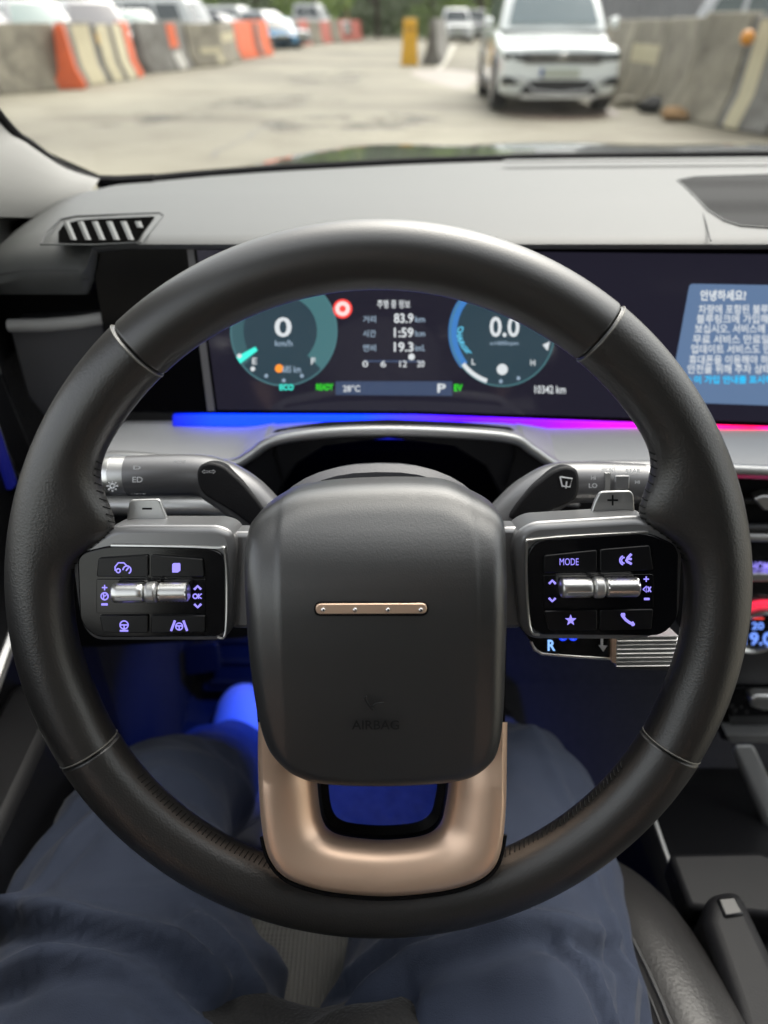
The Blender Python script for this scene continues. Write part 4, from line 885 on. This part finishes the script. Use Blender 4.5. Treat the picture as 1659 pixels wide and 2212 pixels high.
tc = N.new('ShaderNodeTexCoord'); t = N.new('ShaderNodeTexNoise'); t.inputs['Scale'].default_value = 1.1; t.inputs['Detail'].default_value = 8; t.inputs['Roughness'].default_value = .62; r = N.new('ShaderNodeValToRGB'); r.color_ramp.elements[0].position = .50; r.color_ramp.elements[0].color = (0, 0, 0, 1); r.color_ramp.elements[1].position = .68; r.color_ramp.elements[1].color = (.62, .62, .62, 1)
L.new(tc.outputs['Object'], t.inputs['Vector']); L.new(t.outputs['Fac'], r.inputs[0]); L.new(r.outputs[0], b.inputs['Alpha'])
patch([(945, 140), (962, 141), (985, 97), (975, 97)], M('worn_white_paint', (0.372, 0.353, 0.298), .7, var=(2, .2)), name='road_marking')
patch([(1080, 245), (1200, 262), (1330, 252), (1310, 235), (1150, 232)], M('brown_oil_stain', (0.105, 0.0744, 0.0527), .5, var=(1.5, .3)), name='road_stain')
patch([(1010, 190), (1030, 160), (960, 150), (900, 152), (890, 162), (960, 185)], M('damp_patch', (0.186, 0.155, 0.124), .5, var=(1.0, .2)), name='road_stain')
for pts, m_ in [([(395, 232), (520, 214), (690, 205), (760, 214), (640, 236), (470, 252)], 1), ([(560, 268), (700, 250), (860, 246), (960, 262), (820, 285), (640, 290)], 1), ([(620, 168), (760, 150), (800, 156), (760, 176), (660, 184)], 1), ([(180, 250), (330, 236), (420, 246), (330, 268), (200, 272)], 1)]:
    patch(pts, STN, name='road_stain')
crk = M('crack_filler', (0.0744, 0.0682, 0.0558), .6)
for pts in ([(455, 340), (480, 325), (520, 305), (545, 290), (590, 268)], [(640, 200), (700, 192), (770, 185)]):
    P = [gr(*q) + V((0, 0, .003)) for q in pts]; P = [q + V((random.uniform(-.05, .05), random.uniform(-.05, .05), 0)) for q in catmull(P, 4)]
    o = MB().rings([[q + V((-.02, 0, 0)), q + V((.025, .01, 0))] for q in P], closed=False).build('road_crack', crk); tag(o, kind='structure')

concm = M('stained_concrete', (.225, .205, .155), .85, bump=(9, .6, 'n', .02), var=(1.6, .30, (.085, .075, .056)))
concm2 = M('grey_concrete', (0.167, 0.161, 0.146), .85, bump=(9, .6, 'n', .02), var=(1.8, .28, (.07, .063, .052)))
orangem = M('faded_orange_plastic', (.62, .105, .025), .5, var=(3, .15))
redm = M('faded_red_plastic', (0.384, 0.0992, 0.0744), .55, var=(3, .15))
yellowm = M('yellow_plastic', (.62, .33, .01), .45, var=(3, .1))
creamm = M('cream_stripe_paint', (0.422, 0.378, 0.248), .7, var=(3, .1))
whitem = M('dull_white_paint', (0.434, 0.422, 0.384), .6)
PROF = [(.30, 0), (.30, .07), (.17, .33), (.09, 1.0), (.075, 1.03)]
def barrier(name, p, q, h, m, label, group, deco=(), cat='barrier'):
    """jersey profile between ground points p and q; deco = list of (t0, t1, material, z0, z1)"""
    p = V(p); q = V(q); p, q = p + (q - p).normalized() * .02, q - (q - p).normalized() * .02; h *= 1 + .03 * math.sin(p.x * 37 + p.y * 11); d = (q - p); L_ = d.length; d.normalize(); nrm = V((d.y, -d.x, 0)); c = (p + q) / 2
    if nrm.x * (1 if p.x < 0 else -1) < 0: nrm = -nrm        # face towards the road
    t = thing(name, label, cat, tuple(c), group)
    prof = [(a, z * h / 1.03) for a, z in PROF]; loop = prof + [(-a, z) for a, z in prof[::-1]]
    off = -.30
    mk = lambda s, pr, e=0: [p + d * s + nrm * (a + off + (e if a > 0 else -e)) + V((0, 0, z)) for a, z in pr]
    MB().rings([mk(.0, loop), mk(L_, loop)]).build('barrier_block', m, t, bevel=.02, sharp=30)
    for t0, t1, dm, z0, z1 in deco:
        f = [(interp(z, [(b, a) for a, b in prof]), z) for z in sorted({z0, z1} | {b for a, b in prof if z0 < b < z1})]
        A = mk(t0 * L_, f, .004); B = mk(t1 * L_, f, .004)
        MB().rings([A, B], closed=False).build('painted_stripe', dm, t, sharp=30)
    return t
GL = 'barriers along the left side of the yard'
lp = [(-120, 222), (0, 207), (140, 193), (190, 187), (240, 179), (275, 174), (312, 165), (325, 160), (385, 154), (420, 148), (495, 142), (523, 129), (560, 124), (592, 118), (618, 104), (655, 100), (675, 97), (700, 95), (720, 92), (740, 90), (760, 88), (785, 86)]
lg = {a: gr(a, b) for a, b in lp}
H = 1.14
barrier('concrete_barrier', lg[-120], lg[0] + V((0, 0, 0)), H, concm, 'concrete barrier cut off by the left picture edge', GL)
barrier('concrete_barrier', lg[0] + (lg[140] - lg[0]) * .01, gr(160, 191), H, concm, 'long stained concrete barrier at the left edge, nearest on the left side', GL)
oc = gr(170, 193); od = V((oc.x * .9, oc.y, 0)).normalized(); barrier('plastic_barrier', oc + V((.16, .0, 0)), oc + V((.16, 0, 0)) + od * 1.3, H, orangem, 'bright orange plastic barrier beside the long stained concrete one', GL)
barrier('concrete_barrier', lg[140] * .2 + lg[190] * .8, lg[240], H, concm2, 'concrete barrier with one cream stripe, right behind the orange plastic one', GL, [(.25, .85, creamm, 0.02, 1.1)])
barrier('concrete_barrier', lg[240] * .94 + lg[275] * .06, lg[275], H, concm2, 'concrete barrier with cream stripe and small yellow reflector', GL, [(.1, .8, creamm, .02, 1.1), (.0, .1, yellowm, .75, .95)])
barrier('concrete_barrier', lg[275] * .96 + lg[312] * .04, lg[275] * .35 + lg[312] * .65, H, concm2, 'cream-striped concrete barrier against the second orange plastic one', GL, [(.1, .85, creamm, .02, 1.1)])
barrier('plastic_barrier', lg[275] * .33 + lg[312] * .67, lg[312], H, orangem, 'narrow orange plastic barrier before the gap with the dark tyre', GL)
barrier('concrete_barrier', lg[325], lg[385], H, concm2, 'plain grey concrete barrier just past the gap with the dark tyre', GL)
barrier('concrete_barrier', lg[385] * .98 + lg[420] * .02, lg[420], H, concm2, 'grey concrete barrier with orange and white painted marks', GL, [(.0, .5, orangem, .55, 1.1), (.1, .6, whitem, .05, .45)])
barrier('concrete_barrier', lg[420] * .97 + lg[495] * .03, lg[495], H, concm, 'stained concrete barrier with a broken pale lower face', GL, [(.3, .9, creamm, .35, .5), (.75, .9, creamm, .1, .4)])
barrier('concrete_barrier', lg[495] * .98 + lg[523] * .02, lg[523], H, concm, 'concrete barrier with a cream band, before the orange pair', GL, [(.0, .9, creamm, .6, .85)])
barrier('plastic_barrier', lg[523] * .98 + lg[560] * .02, lg[560], H, orangem, 'first orange plastic barrier of the pair beside the blue car', GL)
barrier('plastic_barrier', lg[560] * .9 + lg[592] * .1, lg[592], H, orangem, 'second orange plastic barrier, touching the blue car', GL, [(.0, .3, concm2, .05, 1.1)])
ks = [618, 655, 675, 700, 720, 740, 760, 785]
lab = ['pale concrete barrier just past the blue car', 'red-orange far barrier after the pale concrete one', 'greyish far concrete barrier between two red ones', 'red far barrier below the white pickup', 'dull concrete far barrier at the pickup bonnet', 'red far barrier left of the yellow pole', 'last red plastic barrier at the end of the left row']
mm = [concm, redm, concm, redm, concm, redm, redm]
for i in range(7): barrier('concrete_barrier' if mm[i] is concm else 'plastic_barrier', lg[ks[i]] * .98 + lg[ks[i + 1]] * .02, lg[ks[i + 1]], H, mm[i], lab[i], GL)
GRr = 'barriers along the right side of the yard'
rp = {0: gr(1900, 325), 1: gr(1655, 294), 2: gr(1545, 275), 3: gr(1450, 256), 4: gr(1385, 236), 5: gr(1325, 216), 6: gr(1270, 190)}
barrier('concrete_barrier', rp[0], rp[1] , 1.26, concm, 'concrete barrier cut off by the right picture edge', GRr, [(.78, .92, creamm, .02, 1.15)])
t_ = barrier('concrete_barrier', rp[1] * .99 + rp[2] * .01, rp[2], 1.26, concm2, 'dark concrete barrier with cream post stripe and round orange reflector', GRr, [(.55, .85, creamm, .02, 1.2)])
bb = rp[1] * .25 + rp[2] * .75 + V((-.03, -.05, .88 * 1.15)); ROOTINV  # reflector
blob(tuple(bb), (.085, .07, .085)).build('reflector', M('orange_reflector', (0.558, 0.217, 0.0124), .35), t_)
barrier('concrete_barrier', rp[2] * .99 + rp[3] * .01, rp[3], 1.26, concm, 'wide stained concrete barrier to the left of the orange reflector', GRr)
barrier('concrete_barrier', rp[3] * .99 + rp[4] * .01, rp[4], 1.26, concm, 'pale streaked concrete barrier in the middle of the right row', GRr)
barrier('concrete_barrier', rp[4] * .99 + rp[5] * .01, rp[5], 1.24, concm, 'concrete barrier with a cream patch beside the white oncoming SUV', GRr, [(.05, .95, creamm, .60, .86)])
barrier('concrete_barrier', rp[5] * .99 + rp[6] * .01, rp[6], 1.22, concm, 'concrete barrier half hidden behind the white oncoming SUV', GRr)
# yellow end and its row
ye = gr(868, 142)
yt = thing('plastic_barrier', 'bright yellow plastic barrier in the middle of the yard', 'barrier', tuple(ye))
MB().rings([[V((ye.x + s * (.20 + .07 * (1 - z / 1.35) ** 2) + .24, ye.y + dy + .2, GZ + z)) for s, dy in ((-1, -.25), (1, -.25), (1, .25), (-1, .25))] for z in (0, .1, .5, .9, 1.16, 1.22)]).build('barrier_block', yellowm, yt, bevel=.03)
MB().box((ye.x + .24, ye.y - .03, GZ + .95), (.3, .06, .10)).build('recess_bar', M('darker_yellow', (0.372, 0.186, 0.0124), .5), yt, bevel=.01)
GM = 'barriers behind the yellow one'
ml = ['stained concrete barrier directly behind the yellow one', 'second concrete barrier behind the yellow one', 'far concrete barrier behind the yellow one near the white car']
mp_ = [gr(918, 141), gr(932, 126), gr(942, 112), gr(948, 104)]
for i in range(3): barrier('concrete_barrier', mp_[i] + V((-.1, 0, 0)), mp_[i + 1] + V((-.1, -.1, 0)), 1.2, concm2, ml[i], GM)
# ------------------------------------------------------------ vehicles
cg_ = M('dark_car_glass', (0.0186, 0.0279, 0.0279), .06, spec=.8, coat=.6); tyre = M('tyre_rubber', (0.0093, 0.0093, 0.00992), .8); rimm = M('alloy_rim', (0.248, 0.248, 0.26), .35, metal=.9)
lampw = M('headlight_glass', (.035, .04, .042), .25); tailm = M('tail_light_red', (0.217, 0.0124, 0.0124), .25); blk = M('black_trim', (0.0124, 0.0124, 0.0136), .5)
def vehicle(name, label, pos, heading, col, kind='suv', L=4.5, W=1.84, Hh=1.66, group=None, detail=False, gl=None):
    """local: front at -y"""
    gl = gl or cg_
    mtx = Matrix.Translation(V((pos.x, pos.y, GZ))) @ Matrix.Rotation(R(heading), 4, 'Z')
    t = thing(name, label, 'car' if kind != 'van' else 'van', mtx=mtx, group=group)
    ROOTINV[t] = Matrix.Identity(4)             # parts are written in the vehicle's own space
    pm = M('car_paint', col, .25, coat=1)
    hw = W / 2; f = -L / 2; r = L / 2
    belt = Hh * (.645 if detail else .60); hood = Hh * (.56 if kind != 'sedan' else .50)
    cw = {'suv': .27, 'sedan': .28, 'van': .14, 'pickup': .27}[kind]; tail = {'suv': .97, 'sedan': .82, 'van': .985, 'pickup': .68}[kind]
    st = [(0, .82, .34, hood * .86), (.012, .92, .24, hood * .92), (.035, .97, .20, hood * .96), (.10, .99, .19, hood * .97), (.2, 1, .19, hood), (cw, 1, .19, belt), (.5, 1, .19, belt), (tail, 1, .19, belt * (1.02 if kind != 'pickup' else 1)), (.96 if tail < .96 else .985, .97, .2, belt * (1.0 if kind in ('suv', 'van') else .95)), (1.0, .88, .34, belt * .9)]
    rr = []
    for s, w_, zb, zt in st:
        y = f + L * s; x = hw * w_
        half = [(x * .80, zb), (x * .96, zb + .05), (x, zb + (zt - zb) * .30), (x * .985, zb + (zt - zb) * .62), (x * .97, zt - .09), (x * .91, zt - .025), (x * .78, zt), (x * .4, zt + .018), (0, zt + .026)]
        rr.append([V((a, y, z)) for a, z in half] + [V((-a, y, z)) for a, z in half[-2::-1]])
    MB().rings(rr).build('body', pm, t, sharp=50, subsurf=1 if detail else 0)
    # greenhouse
    y0 = f + L * (cw - .015); yr = f + L * tail; rk = .55 if kind in ('suv', 'pickup') else (.75 if kind == 'sedan' else .35); rb_ = .30 if kind == 'suv' else (.6 if kind == 'sedan' else .08)
    y1 = y0 + rk; y2 = yr - rb_
    g0, g1 = hw * .90, hw * .70
    lv = []
    for s in (0, .15, .5, .85, .95, 1):
        z = belt - .02 + (Hh - belt + .02) * s; gx = g0 + (g1 - g0) * s ** 1.3; a = y0 + (y1 - y0) * s ** 1.1; b_ = yr + (y2 - yr) * s ** 1.2
        if s >= .95: gx -= .05 * (s - .9) * 8; a += .06 * (s - .9) * 8; b_ -= .06 * (s - .9) * 8
        lv.append(roundpoly([(-gx, a), (gx, a), (gx, b_), (-gx, b_)], .10, 4) and [V((q.x, q.y - (.07 * (1 - (q.x / gx) ** 2) if q.y < (a + b_) / 2 else 0), z)) for q in roundpoly([(-gx, a), (0, a), (gx, a), (gx, b_), (-gx, b_)], .10, 4)])
    MB().rings(lv).build('cabin', pm, t, sharp=45)
    def gp(s, u, side, e=.012):
        z = belt - .02 + (Hh - belt + .02) * s; gx = g0 + (g1 - g0) * s ** 1.3; a = y0 + (y1 - y0) * s ** 1.1; b_ = yr + (y2 - yr) * s ** 1.2
        if side == 'f': return V((gx * u, a - .07 * (1 - u * u) - e * 1.3, z + e))
        if side == 'b': return V((gx * u, b_ + e * 1.5, z))
        return V(((gx + e) * side, a + (b_ - a) * u, z))
    def pane(nm, side, s0, s1, u0, u1, shr=.0):
        rr = []
        for s in (s0, (s0 + s1) / 2, s1):
            k = (s - s0) / (s1 - s0); rr.append([gp(s, u0 + shr * k + (u1 - u0 - 2 * shr * k) * j / 6, side) for j in range(7)])
        MB().rings(rr, closed=False).build(nm, gl, t)
    pane('windscreen', 'f', .10, .86, -.86, .86, .02); pane('rear_window', 'b', .2, .82, -.8, .8)
    for sd in (-1, 1):
        if kind == 'van': sp_ = [(.09, .30), (.33, .60), (.63, .92)]
        elif kind == 'pickup': sp_ = [(.10, .48), (.52, .90)]
        else: sp_ = [(.12, .42), (.45, .72), (.75, .92)]
        for u0, u1 in sp_: pane('side_window', sd, .12, .80, u0, u1)
    for sx in (-1, 1):
        for wy in (f + L * .19, f + L * .80):
            wr = Hh * .215; cxw = sx * (hw - .10)
            th = [2 * math.pi * k / 28 for k in range(28)]
            MB().rings([[V((cxw + sx * dx, wy + rr_ * math.cos(a), wr + rr_ * math.sin(a))) for a in th] for dx, rr_ in ((-.12, wr * .9), (-.11, wr * .98), (0, wr), (.10, wr * .98), (.118, wr * .9), (.115, wr * .66))]).build('wheel', tyre, t)
            MB().rings([[V((cxw + sx * dx, wy + rr_ * math.cos(a) * (1 if k % 4 < 2 or rr_ > wr * .6 or rr_ < wr * .2 else .9), wr + rr_ * math.sin(a))) for k, a in enumerate(th)] for dx, rr_ in ((.116, wr * .68), (.10, wr * .6), (.085, wr * .45), (.10, wr * .12), (.10, .001))]).build('rim', rimm, t)
            MB().rings([[V((sx * (hw - .02 + dx), wy + rr_ * math.cos(a), wr + rr_ * math.sin(a) )) for a in [math.pi * k / 16 for k in range(17)]] for dx, rr_ in ((.0, wr * 1.16), (.03, wr * 1.14), (.03, wr * 1.03), (.0, wr * 1.03))], closed=False).build('wheel_arch', blk, t)
        MB().rings([[V((sx * (hw + .02 + .11 * s), y0 + .28 + .05 * math.cos(a), belt + .07 + (.065 + .02 * s) * math.sin(a))) for a in [2 * math.pi * k / 12 for k in range(12)]] for s in (0, .3, .9, 1)]).build('mirror', pm, t, sharp=60)
        hz = hood * .78
        MB().prism(roundpoly([(sx * hw * .52, hz - .035), (sx * hw * .93, hz + .01), (sx * hw * .94, hz + .085), (sx * hw * .56, hz + .045)], .02) and [V((q.x, f - .016 + .5 * max(0, abs(q.x / hw) - .79), q.y)) for q in roundpoly([(sx * hw * .50, hz - .045), (sx * hw * .92, hz - .02), (sx * hw * .93, hz + .065), (sx * hw * .54, hz + .045)], .02)], (0, .08, 0)).build('headlight', lampw, t)
        MB().prism([V((sx * hw * .70, r - .03, belt * .62)), V((sx * hw * .93, r - .07, belt * .62)), V((sx * hw * .94, r - .07, belt * .82)), V((sx * hw * .74, r - .03, belt * .82))], (0, .05, 0)).build('tail_light', tailm, t)
    hz = hood * .78
    MB().prism([V((-hw * .60, f - .012, hz - .065)), V((hw * .60, f - .012, hz - .065)), V((hw * .62, f - .01, hz + .065)), V((-hw * .62, f - .01, hz + .065))], (0, .06, 0)).build('grille', blk, t)
    MB().prism([V((-hw * .66, f - .008, .28)), V((hw * .66, f - .008, .28)), V((hw * .50, f - .008, .46)), V((-hw * .50, f - .008, .46))], (0, .06, 0)).build('bumper_intake', blk, t)
    pl = MB().prism([V((-.26, f - .03, .50)), V((.26, f - .03, .50)), V((.26, f - .03, .61)), V((-.26, f - .03, .61))], (0, .03, 0)).build('number_plate', M('pale_number_plate', (0.384, 0.409, 0.341), .5), t)
    if detail:
        for k in (0,):
            MB().box((0, f - .02, hz + .005 + .028 * k), (hw * 1.02, .012, .008)).build('grille_bar', chrome, t)
        mb = MB(); ring = [V((.062 * math.cos(a), f - .035, hz + .0 + .062 * math.sin(a))) for a in [2 * math.pi * k / 24 for k in range(25)]]
        mb.tube(ring, .006, 6, up=(0, 1, 0)); mb.tube([V((-.035, f - .035, hz + .045)), V((-.017, f - .035, hz - .045)), V((0, f - .035, hz - .005)), V((.017, f - .035, hz - .045)), V((.035, f - .035, hz + .045))], .005, 6, up=(0, 1, 0)); mb.tube([V((-.018, f - .035, hz + .055)), V((0, f - .035, hz + .01)), V((.018, f - .035, hz + .055))], .005, 6, up=(0, 1, 0)); mb.build('emblem', chrome, t)
        MB().prism([V((-.30, f - .034, .50)), V((-.262, f - .034, .50)), V((-.262, f - .034, .61)), V((-.30, f - .034, .61))], (0, .03, 0)).build('plate_band', M('plate_blue', (0.0124, 0.0496, 0.248), .5), t)
        mb = MB()
        for k in range(7): mb.box((-.19 + .062 * k, f - .033, .555), (.034, .006, .055 if k != 2 else .04))
        for sx in (-1, 1):
            MB().prism([V((sx * hw * .62, f - .015, .40)), V((sx * hw * .95, f + .03, .40)), V((sx * hw * .93, f + .03, .50)), V((sx * hw * .80, f - .01, .50))], (0, .08, 0)).build('fog_light_surround', blk, t)
            MB().prism([V((sx * hw * .72, f - .022, .44)), V((sx * hw * .84, f - .01, .44)), V((sx * hw * .84, f - .01, .485)), V((sx * hw * .75, f - .022, .485))], (0, .05, 0)).build('fog_light', lampw, t)
            MB().tube([V((sx * hw * .93, f + .11, .52)), V((sx * hw * .6, f - .03, .49)), V((sx * hw * .42, f - .035, .33)), V((0, f - .035, .30))], .014, 8, up=(0, 1, 0)).build('bumper_trim', silverm, t)
            for s_ in (.40, .75):
                pass
        for xx in (-.35, .35): MB().tube([V((xx, f + L * .24, hood + .05)), V((xx * .8, f + L * .18, hood + .035)), V((xx * .7, f + .25, hood * .985))], .006, 6).build('bonnet_crease', pm, t)
        MB().prism([V((-hw * .60, f - .006, .22)), V((hw * .60, f - .006, .22)), V((hw * .66, f - .006, .30)), V((-hw * .66, f - .006, .30))], (0, .2, 0)).build('skid_plate', silverm, t, bevel=.01)
        for sx in (-1, 1): MB().box((sx * hw * .99, 0, .30), (.04, L * .42, .14)).build('sill', blk, t, bevel=.01)
    return t
WH_ = (.52, .53, .52)
p = gr(1193, 246); vehicle('parked_car', 'white SUV with chrome-barred black grille facing the camera, right of the yard', V((p.x + .08, p.y + 1.95, 0)), -2, (.66, .69, .67), 'suv', 4.5, 1.80, 1.68, detail=True, gl=M('pale_blue_glass', (0.0992, 0.136, 0.143), .08, spec=.8, coat=.5))
GC = 'cars parked beyond the left barriers'
tg = M('teal_glass', (0.155, 0.223, 0.211), .12, coat=.4); pg = M('hazy_pink_glass', (0.26, 0.248, 0.248), .15, coat=.4)
vehicle('parked_car', 'pinkish grey car behind the barriers, cut off by the left edge', gr(-75, 168), 80, (0.248, 0.229, 0.236), 'suv', 4.5, 1.85, 1.75, GC, gl=pg)
vehicle('parked_car', 'silver car with teal-tinted windscreen behind the long concrete barrier', gr(92, 158), 35, (0.31, 0.31, 0.31), 'sedan', 4.5, 1.82, 1.62, GC, gl=tg)
vehicle('parked_car', 'pale car with hazy pink windscreen behind the cream-striped barriers', gr(208, 148), 30, (0.384, 0.372, 0.372), 'suv', 4.4, 1.82, 1.64, GC, gl=pg)
vehicle('parked_car', 'greenish silver car with dark tyre showing in the barrier gap', gr(290, 140), 25, (0.298, 0.322, 0.31), 'sedan', 4.4, 1.8, 1.45, GC, gl=tg)
vehicle('parked_van', 'long white van with dark side windows behind the grey barriers', gr(345, 127), 78, WH_, 'van', 5.0, 1.9, 1.8, GC)
vehicle('parked_car', 'white hatchback under the trees, beyond the low pale barrier', gr(510, 102), 75, WH_, 'suv', 4.5, 1.85, 1.75, GC)
vehicle('parked_car', 'dark grey car between the white hatchback and the orange barriers', gr(478, 112), 75, (0.0744, 0.0744, 0.0868), 'sedan', 4.4, 1.8, 1.40, GC)
vehicle('parked_car', 'silver saloon above the orange barrier pair', gr(575, 103), 60, (0.341, 0.353, 0.372), 'sedan', 4.5, 1.82, 1.55, GC)
vehicle('parked_car', 'bright blue car nosing out of the gap between barriers', gr(603, 104) , 12, (0.0372, 0.223, 0.434), 'sedan', 4.0, 1.62, 1.25, GC)
vehicle('parked_car', 'white pickup with high cab near the yellow pole', gr(672, 88), 75, WH_, 'pickup', 5.2, 1.95, 2.05, GC)
p = gr(986, 94); vehicle('parked_car', 'small white SUV in the distance behind the yellow barrier', V((p.x, p.y + 2, 0)), 2, WH_, 'suv', 4.5, 1.9, 1.75)
p = gr(1028, 86); vehicle('parked_car', 'grey car half hidden between the distant white SUV and the near one', V((p.x, p.y + 2, 0)), 2, (0.248, 0.254, 0.26), 'suv', 4.5, 1.85, 1.8)
vehicle('parked_car', 'silver estate car behind the right-hand concrete barriers', gr(1730, 200), 62, (0.384, 0.391, 0.397), 'suv', 4.7, 1.88, 1.72, gl=M('grey_green_glass', (0.062, 0.0806, 0.0744), .1, coat=.5))
# things lying by the right barriers
for i, (x, y, s, m, lab_) in enumerate([(1455, 262, .22, yellowm, 'rusty orange lump of debris at the foot of the right barriers'), (1415, 244, .26, tyre, 'dark rubber debris at the foot of the right barriers'), (1345, 232, .2, concm, 'pale broken piece of concrete beside the white SUV wheel')]):
    c = gr(x, y); o = blob((c.x, c.y, GZ + s * .35), (s, s * .8, s * .45), 8); o.v = [q + V((noise.noise(q * 5 + V((i, 0, 0))), noise.noise(q * 5 + V((0, i, 3))), abs(noise.noise(q * 6)) * .5)) * s * .5 for q in o.v]
    tag(o.build('debris', M('rust_debris', (0.217, 0.124, 0.0496), .8, var=(5, .4)) if i == 0 else m, smooth=False), lab_, 'debris')
# corrugated wall behind the right barriers
cw_ = thing('corrugated_fence', 'tall grey corrugated metal fence behind the right barriers', 'fence', (10, 32, GZ))
P0, P1 = V((5.4, 30, GZ)), V((15, 24, GZ)); d = (P1 - P0); Ln = d.length; d.normalize(); nn = V((d.y, -d.x, 0))
pts = []
k = 0; s = 0
while s < Ln: pts.append(P0 + d * s + nn * (.04 if (k // 2) % 2 else 0)); s += .10 if k % 2 else .04; k += 1
MB().rings([pts, [q + V((0, 0, 4)) for q in pts]], closed=False).build('corrugated_panel', M('grey_sheet_metal', (0.205, 0.208, 0.217), .5, metal=.3, var=(1, .1)), cw_, sharp=20)
for k in range(5): MB().box(P0 + d * (Ln * k / 4) - nn * .08 + V((0, 0, 2)), (.08, .08, 4)).build('post', blk, cw_)
# poles
for x, y, hh, m, lab_ in [(751, 84, 6, M('pale_yellow_pole', (0.341, 0.298, 0.136), .6), 'pale yellow pole at the end of the left barrier row'), (343, 100, 7, M('grey_pole', (0.186, 0.192, 0.192), .6), 'thin grey pole among the trees above the white van'), (1015, 84, 7, M('grey_pole', (0.186, 0.192, 0.192), .6), 'grey pole behind the two distant cars'), (700, 80, 6, M('grey_pole', (0.186, 0.192, 0.192), .6), 'thin grey pole behind the white pickup')]:
    c = gr(x, y); t = thing('pole', lab_, 'pole', tuple(c)); MB().tube([c, c + V((0, 0, hh))], [.13, .09], 10).build('pole_shaft', m, t); MB().box(c + V((0, 0, .03)), (.4, .4, .06)).build('base_plate', m, t)
# trees
leafA = M('leaf_light', (.17, .26, .035), .6, var=(1.5, .3)); leafB = M('leaf_mid', (.12, .18, .035), .6, var=(1.5, .3)); leafC = M('leaf_dark', (.065, .10, .03), .6, var=(1.5, .3)); bark = M('bark', (0.0558, 0.0434, 0.031), .9)
def tree(x, y, h, rad, lm, label, group='trees along the far edge of the yard', seed=0, n=2600):
    rnd = random.Random(seed); t = thing('tree', label, 'tree', (x, y, GZ), group)
    lean = rnd.uniform(-.3, .3)
    tk = MB(); tk.tube([V((x, y, GZ)), V((x + lean * .3, y, GZ + h * .3)), V((x + lean, y, GZ + h * .75))], [.22, .16, .05], 8)
    for k in range(6):
        a = rnd.uniform(0, 6.28); z0 = h * rnd.uniform(.2, .6); tk.tube([V((x + lean * z0 / h, y, GZ + z0)), V((x + rad * .4 * math.cos(a), y + rad * .4 * math.sin(a), GZ + z0 + h * .12)), V((x + rad * .75 * math.cos(a), y + rad * .75 * math.sin(a), GZ + z0 + h * .2))], [.09, .05, .02], 6)
    tk.build('trunk', bark, t)
    cl = [(V((x + rnd.uniform(-1, 1) * rad * .75, y + rnd.uniform(-1, 1) * rad * .75, GZ + h * rnd.uniform(.06, .92))), rad * rnd.uniform(.25, .5)) for _ in range(26)]
    mb = MB()
    for _ in range(n):
        c, r = rnd.choice(cl); dv = V((rnd.gauss(0, 1), rnd.gauss(0, 1), rnd.gauss(0, 1))).normalized() * r * rnd.uniform(.5, 1) ; q = c + dv; s = rnd.uniform(.10, .24)
        u = V((rnd.gauss(0, 1), rnd.gauss(0, 1), rnd.gauss(0, 1))).normalized(); v_ = u.orthogonal().normalized()
        mb.add([q - u * s, q + v_ * s * .5, q + u * s, q - v_ * s * .5], [(0, 1, 2, 3)])
    o = mb.build('crown', lm, t, smooth=False, fix=False); return t
specs = [(-42, 62, 9, 4.5, leafB, 'broad green tree at the far left'), (-34, 66, 10, 4.5, leafA, 'yellow-green tree second from the far left'), (-27, 60, 8, 4, leafC, 'dark green tree above the pink-glass car'), (-20.5, 64, 9, 4, leafB, 'mid green tree above the white van'), (-15, 62, 9, 3.8, leafA, 'light green tree just right of the white van'), (-9.5, 66, 10, 4, leafC, 'dark tree behind the white hatchback'), (-5, 63, 8, 3.2, leafA, 'bright yellow-green tree behind the yellow pole'), (-.5, 68, 9, 3.6, leafC, 'dark dense tree right of the yellow pole'), (3.5, 66, 9, 3.2, leafB, 'green tree above the yellow barrier'), (7, 64, 8, 3, leafA, 'light green tree behind the distant white SUV'), (11, 70, 11, 4, leafC, 'dark tree behind the near white SUV'), (17, 66, 10, 4, leafB, 'green tree behind the corrugated fence')]
for i, s in enumerate(specs): tree(*s, seed=i)
hb = MB(); rnd = random.Random(5)
for _ in range(9000):
    x = rnd.uniform(-60, 26); hh = 3.2 + 1.6 * noise.noise(V((x * .25, 0, 0))); q = V((x, 72 + rnd.uniform(-1.2, 1.2), GZ + rnd.uniform(0, 1) ** .8 * hh)); s = rnd.uniform(.15, .4)
    u = V((rnd.gauss(0, 1), rnd.gauss(0, 1), rnd.gauss(0, 1))).normalized(); v_ = u.orthogonal().normalized(); hb.add([q - u * s, q + v_ * s * .6, q + u * s, q - v_ * s * .6], [(0, 1, 2, 3)])
tag(hb.build('far_shrubs', leafC, smooth=False, fix=False), 'dark mass of shrubs along the far edge of the yard', 'shrubs', kind='stuff')
mb = MB(); rr = [[V((x, 78 + 4 * k + noise.noise(V((x * .1, k, 0))) * 2, GZ + z + (noise.noise(V((x * .12, k * 3, 5))) * 2 if z > 1 else 0))) for x in range(-90, 60, 3)] for k, z in enumerate((0, 5, 9, 12))]
bank = mb.rings(rr, closed=False).build('hills', M('wooded_bank', (0.031, 0.0465, 0.0155), .9, var=(.6, .5), bump=(1.2, 1, 'n', .5))); tag(bank, kind='structure')
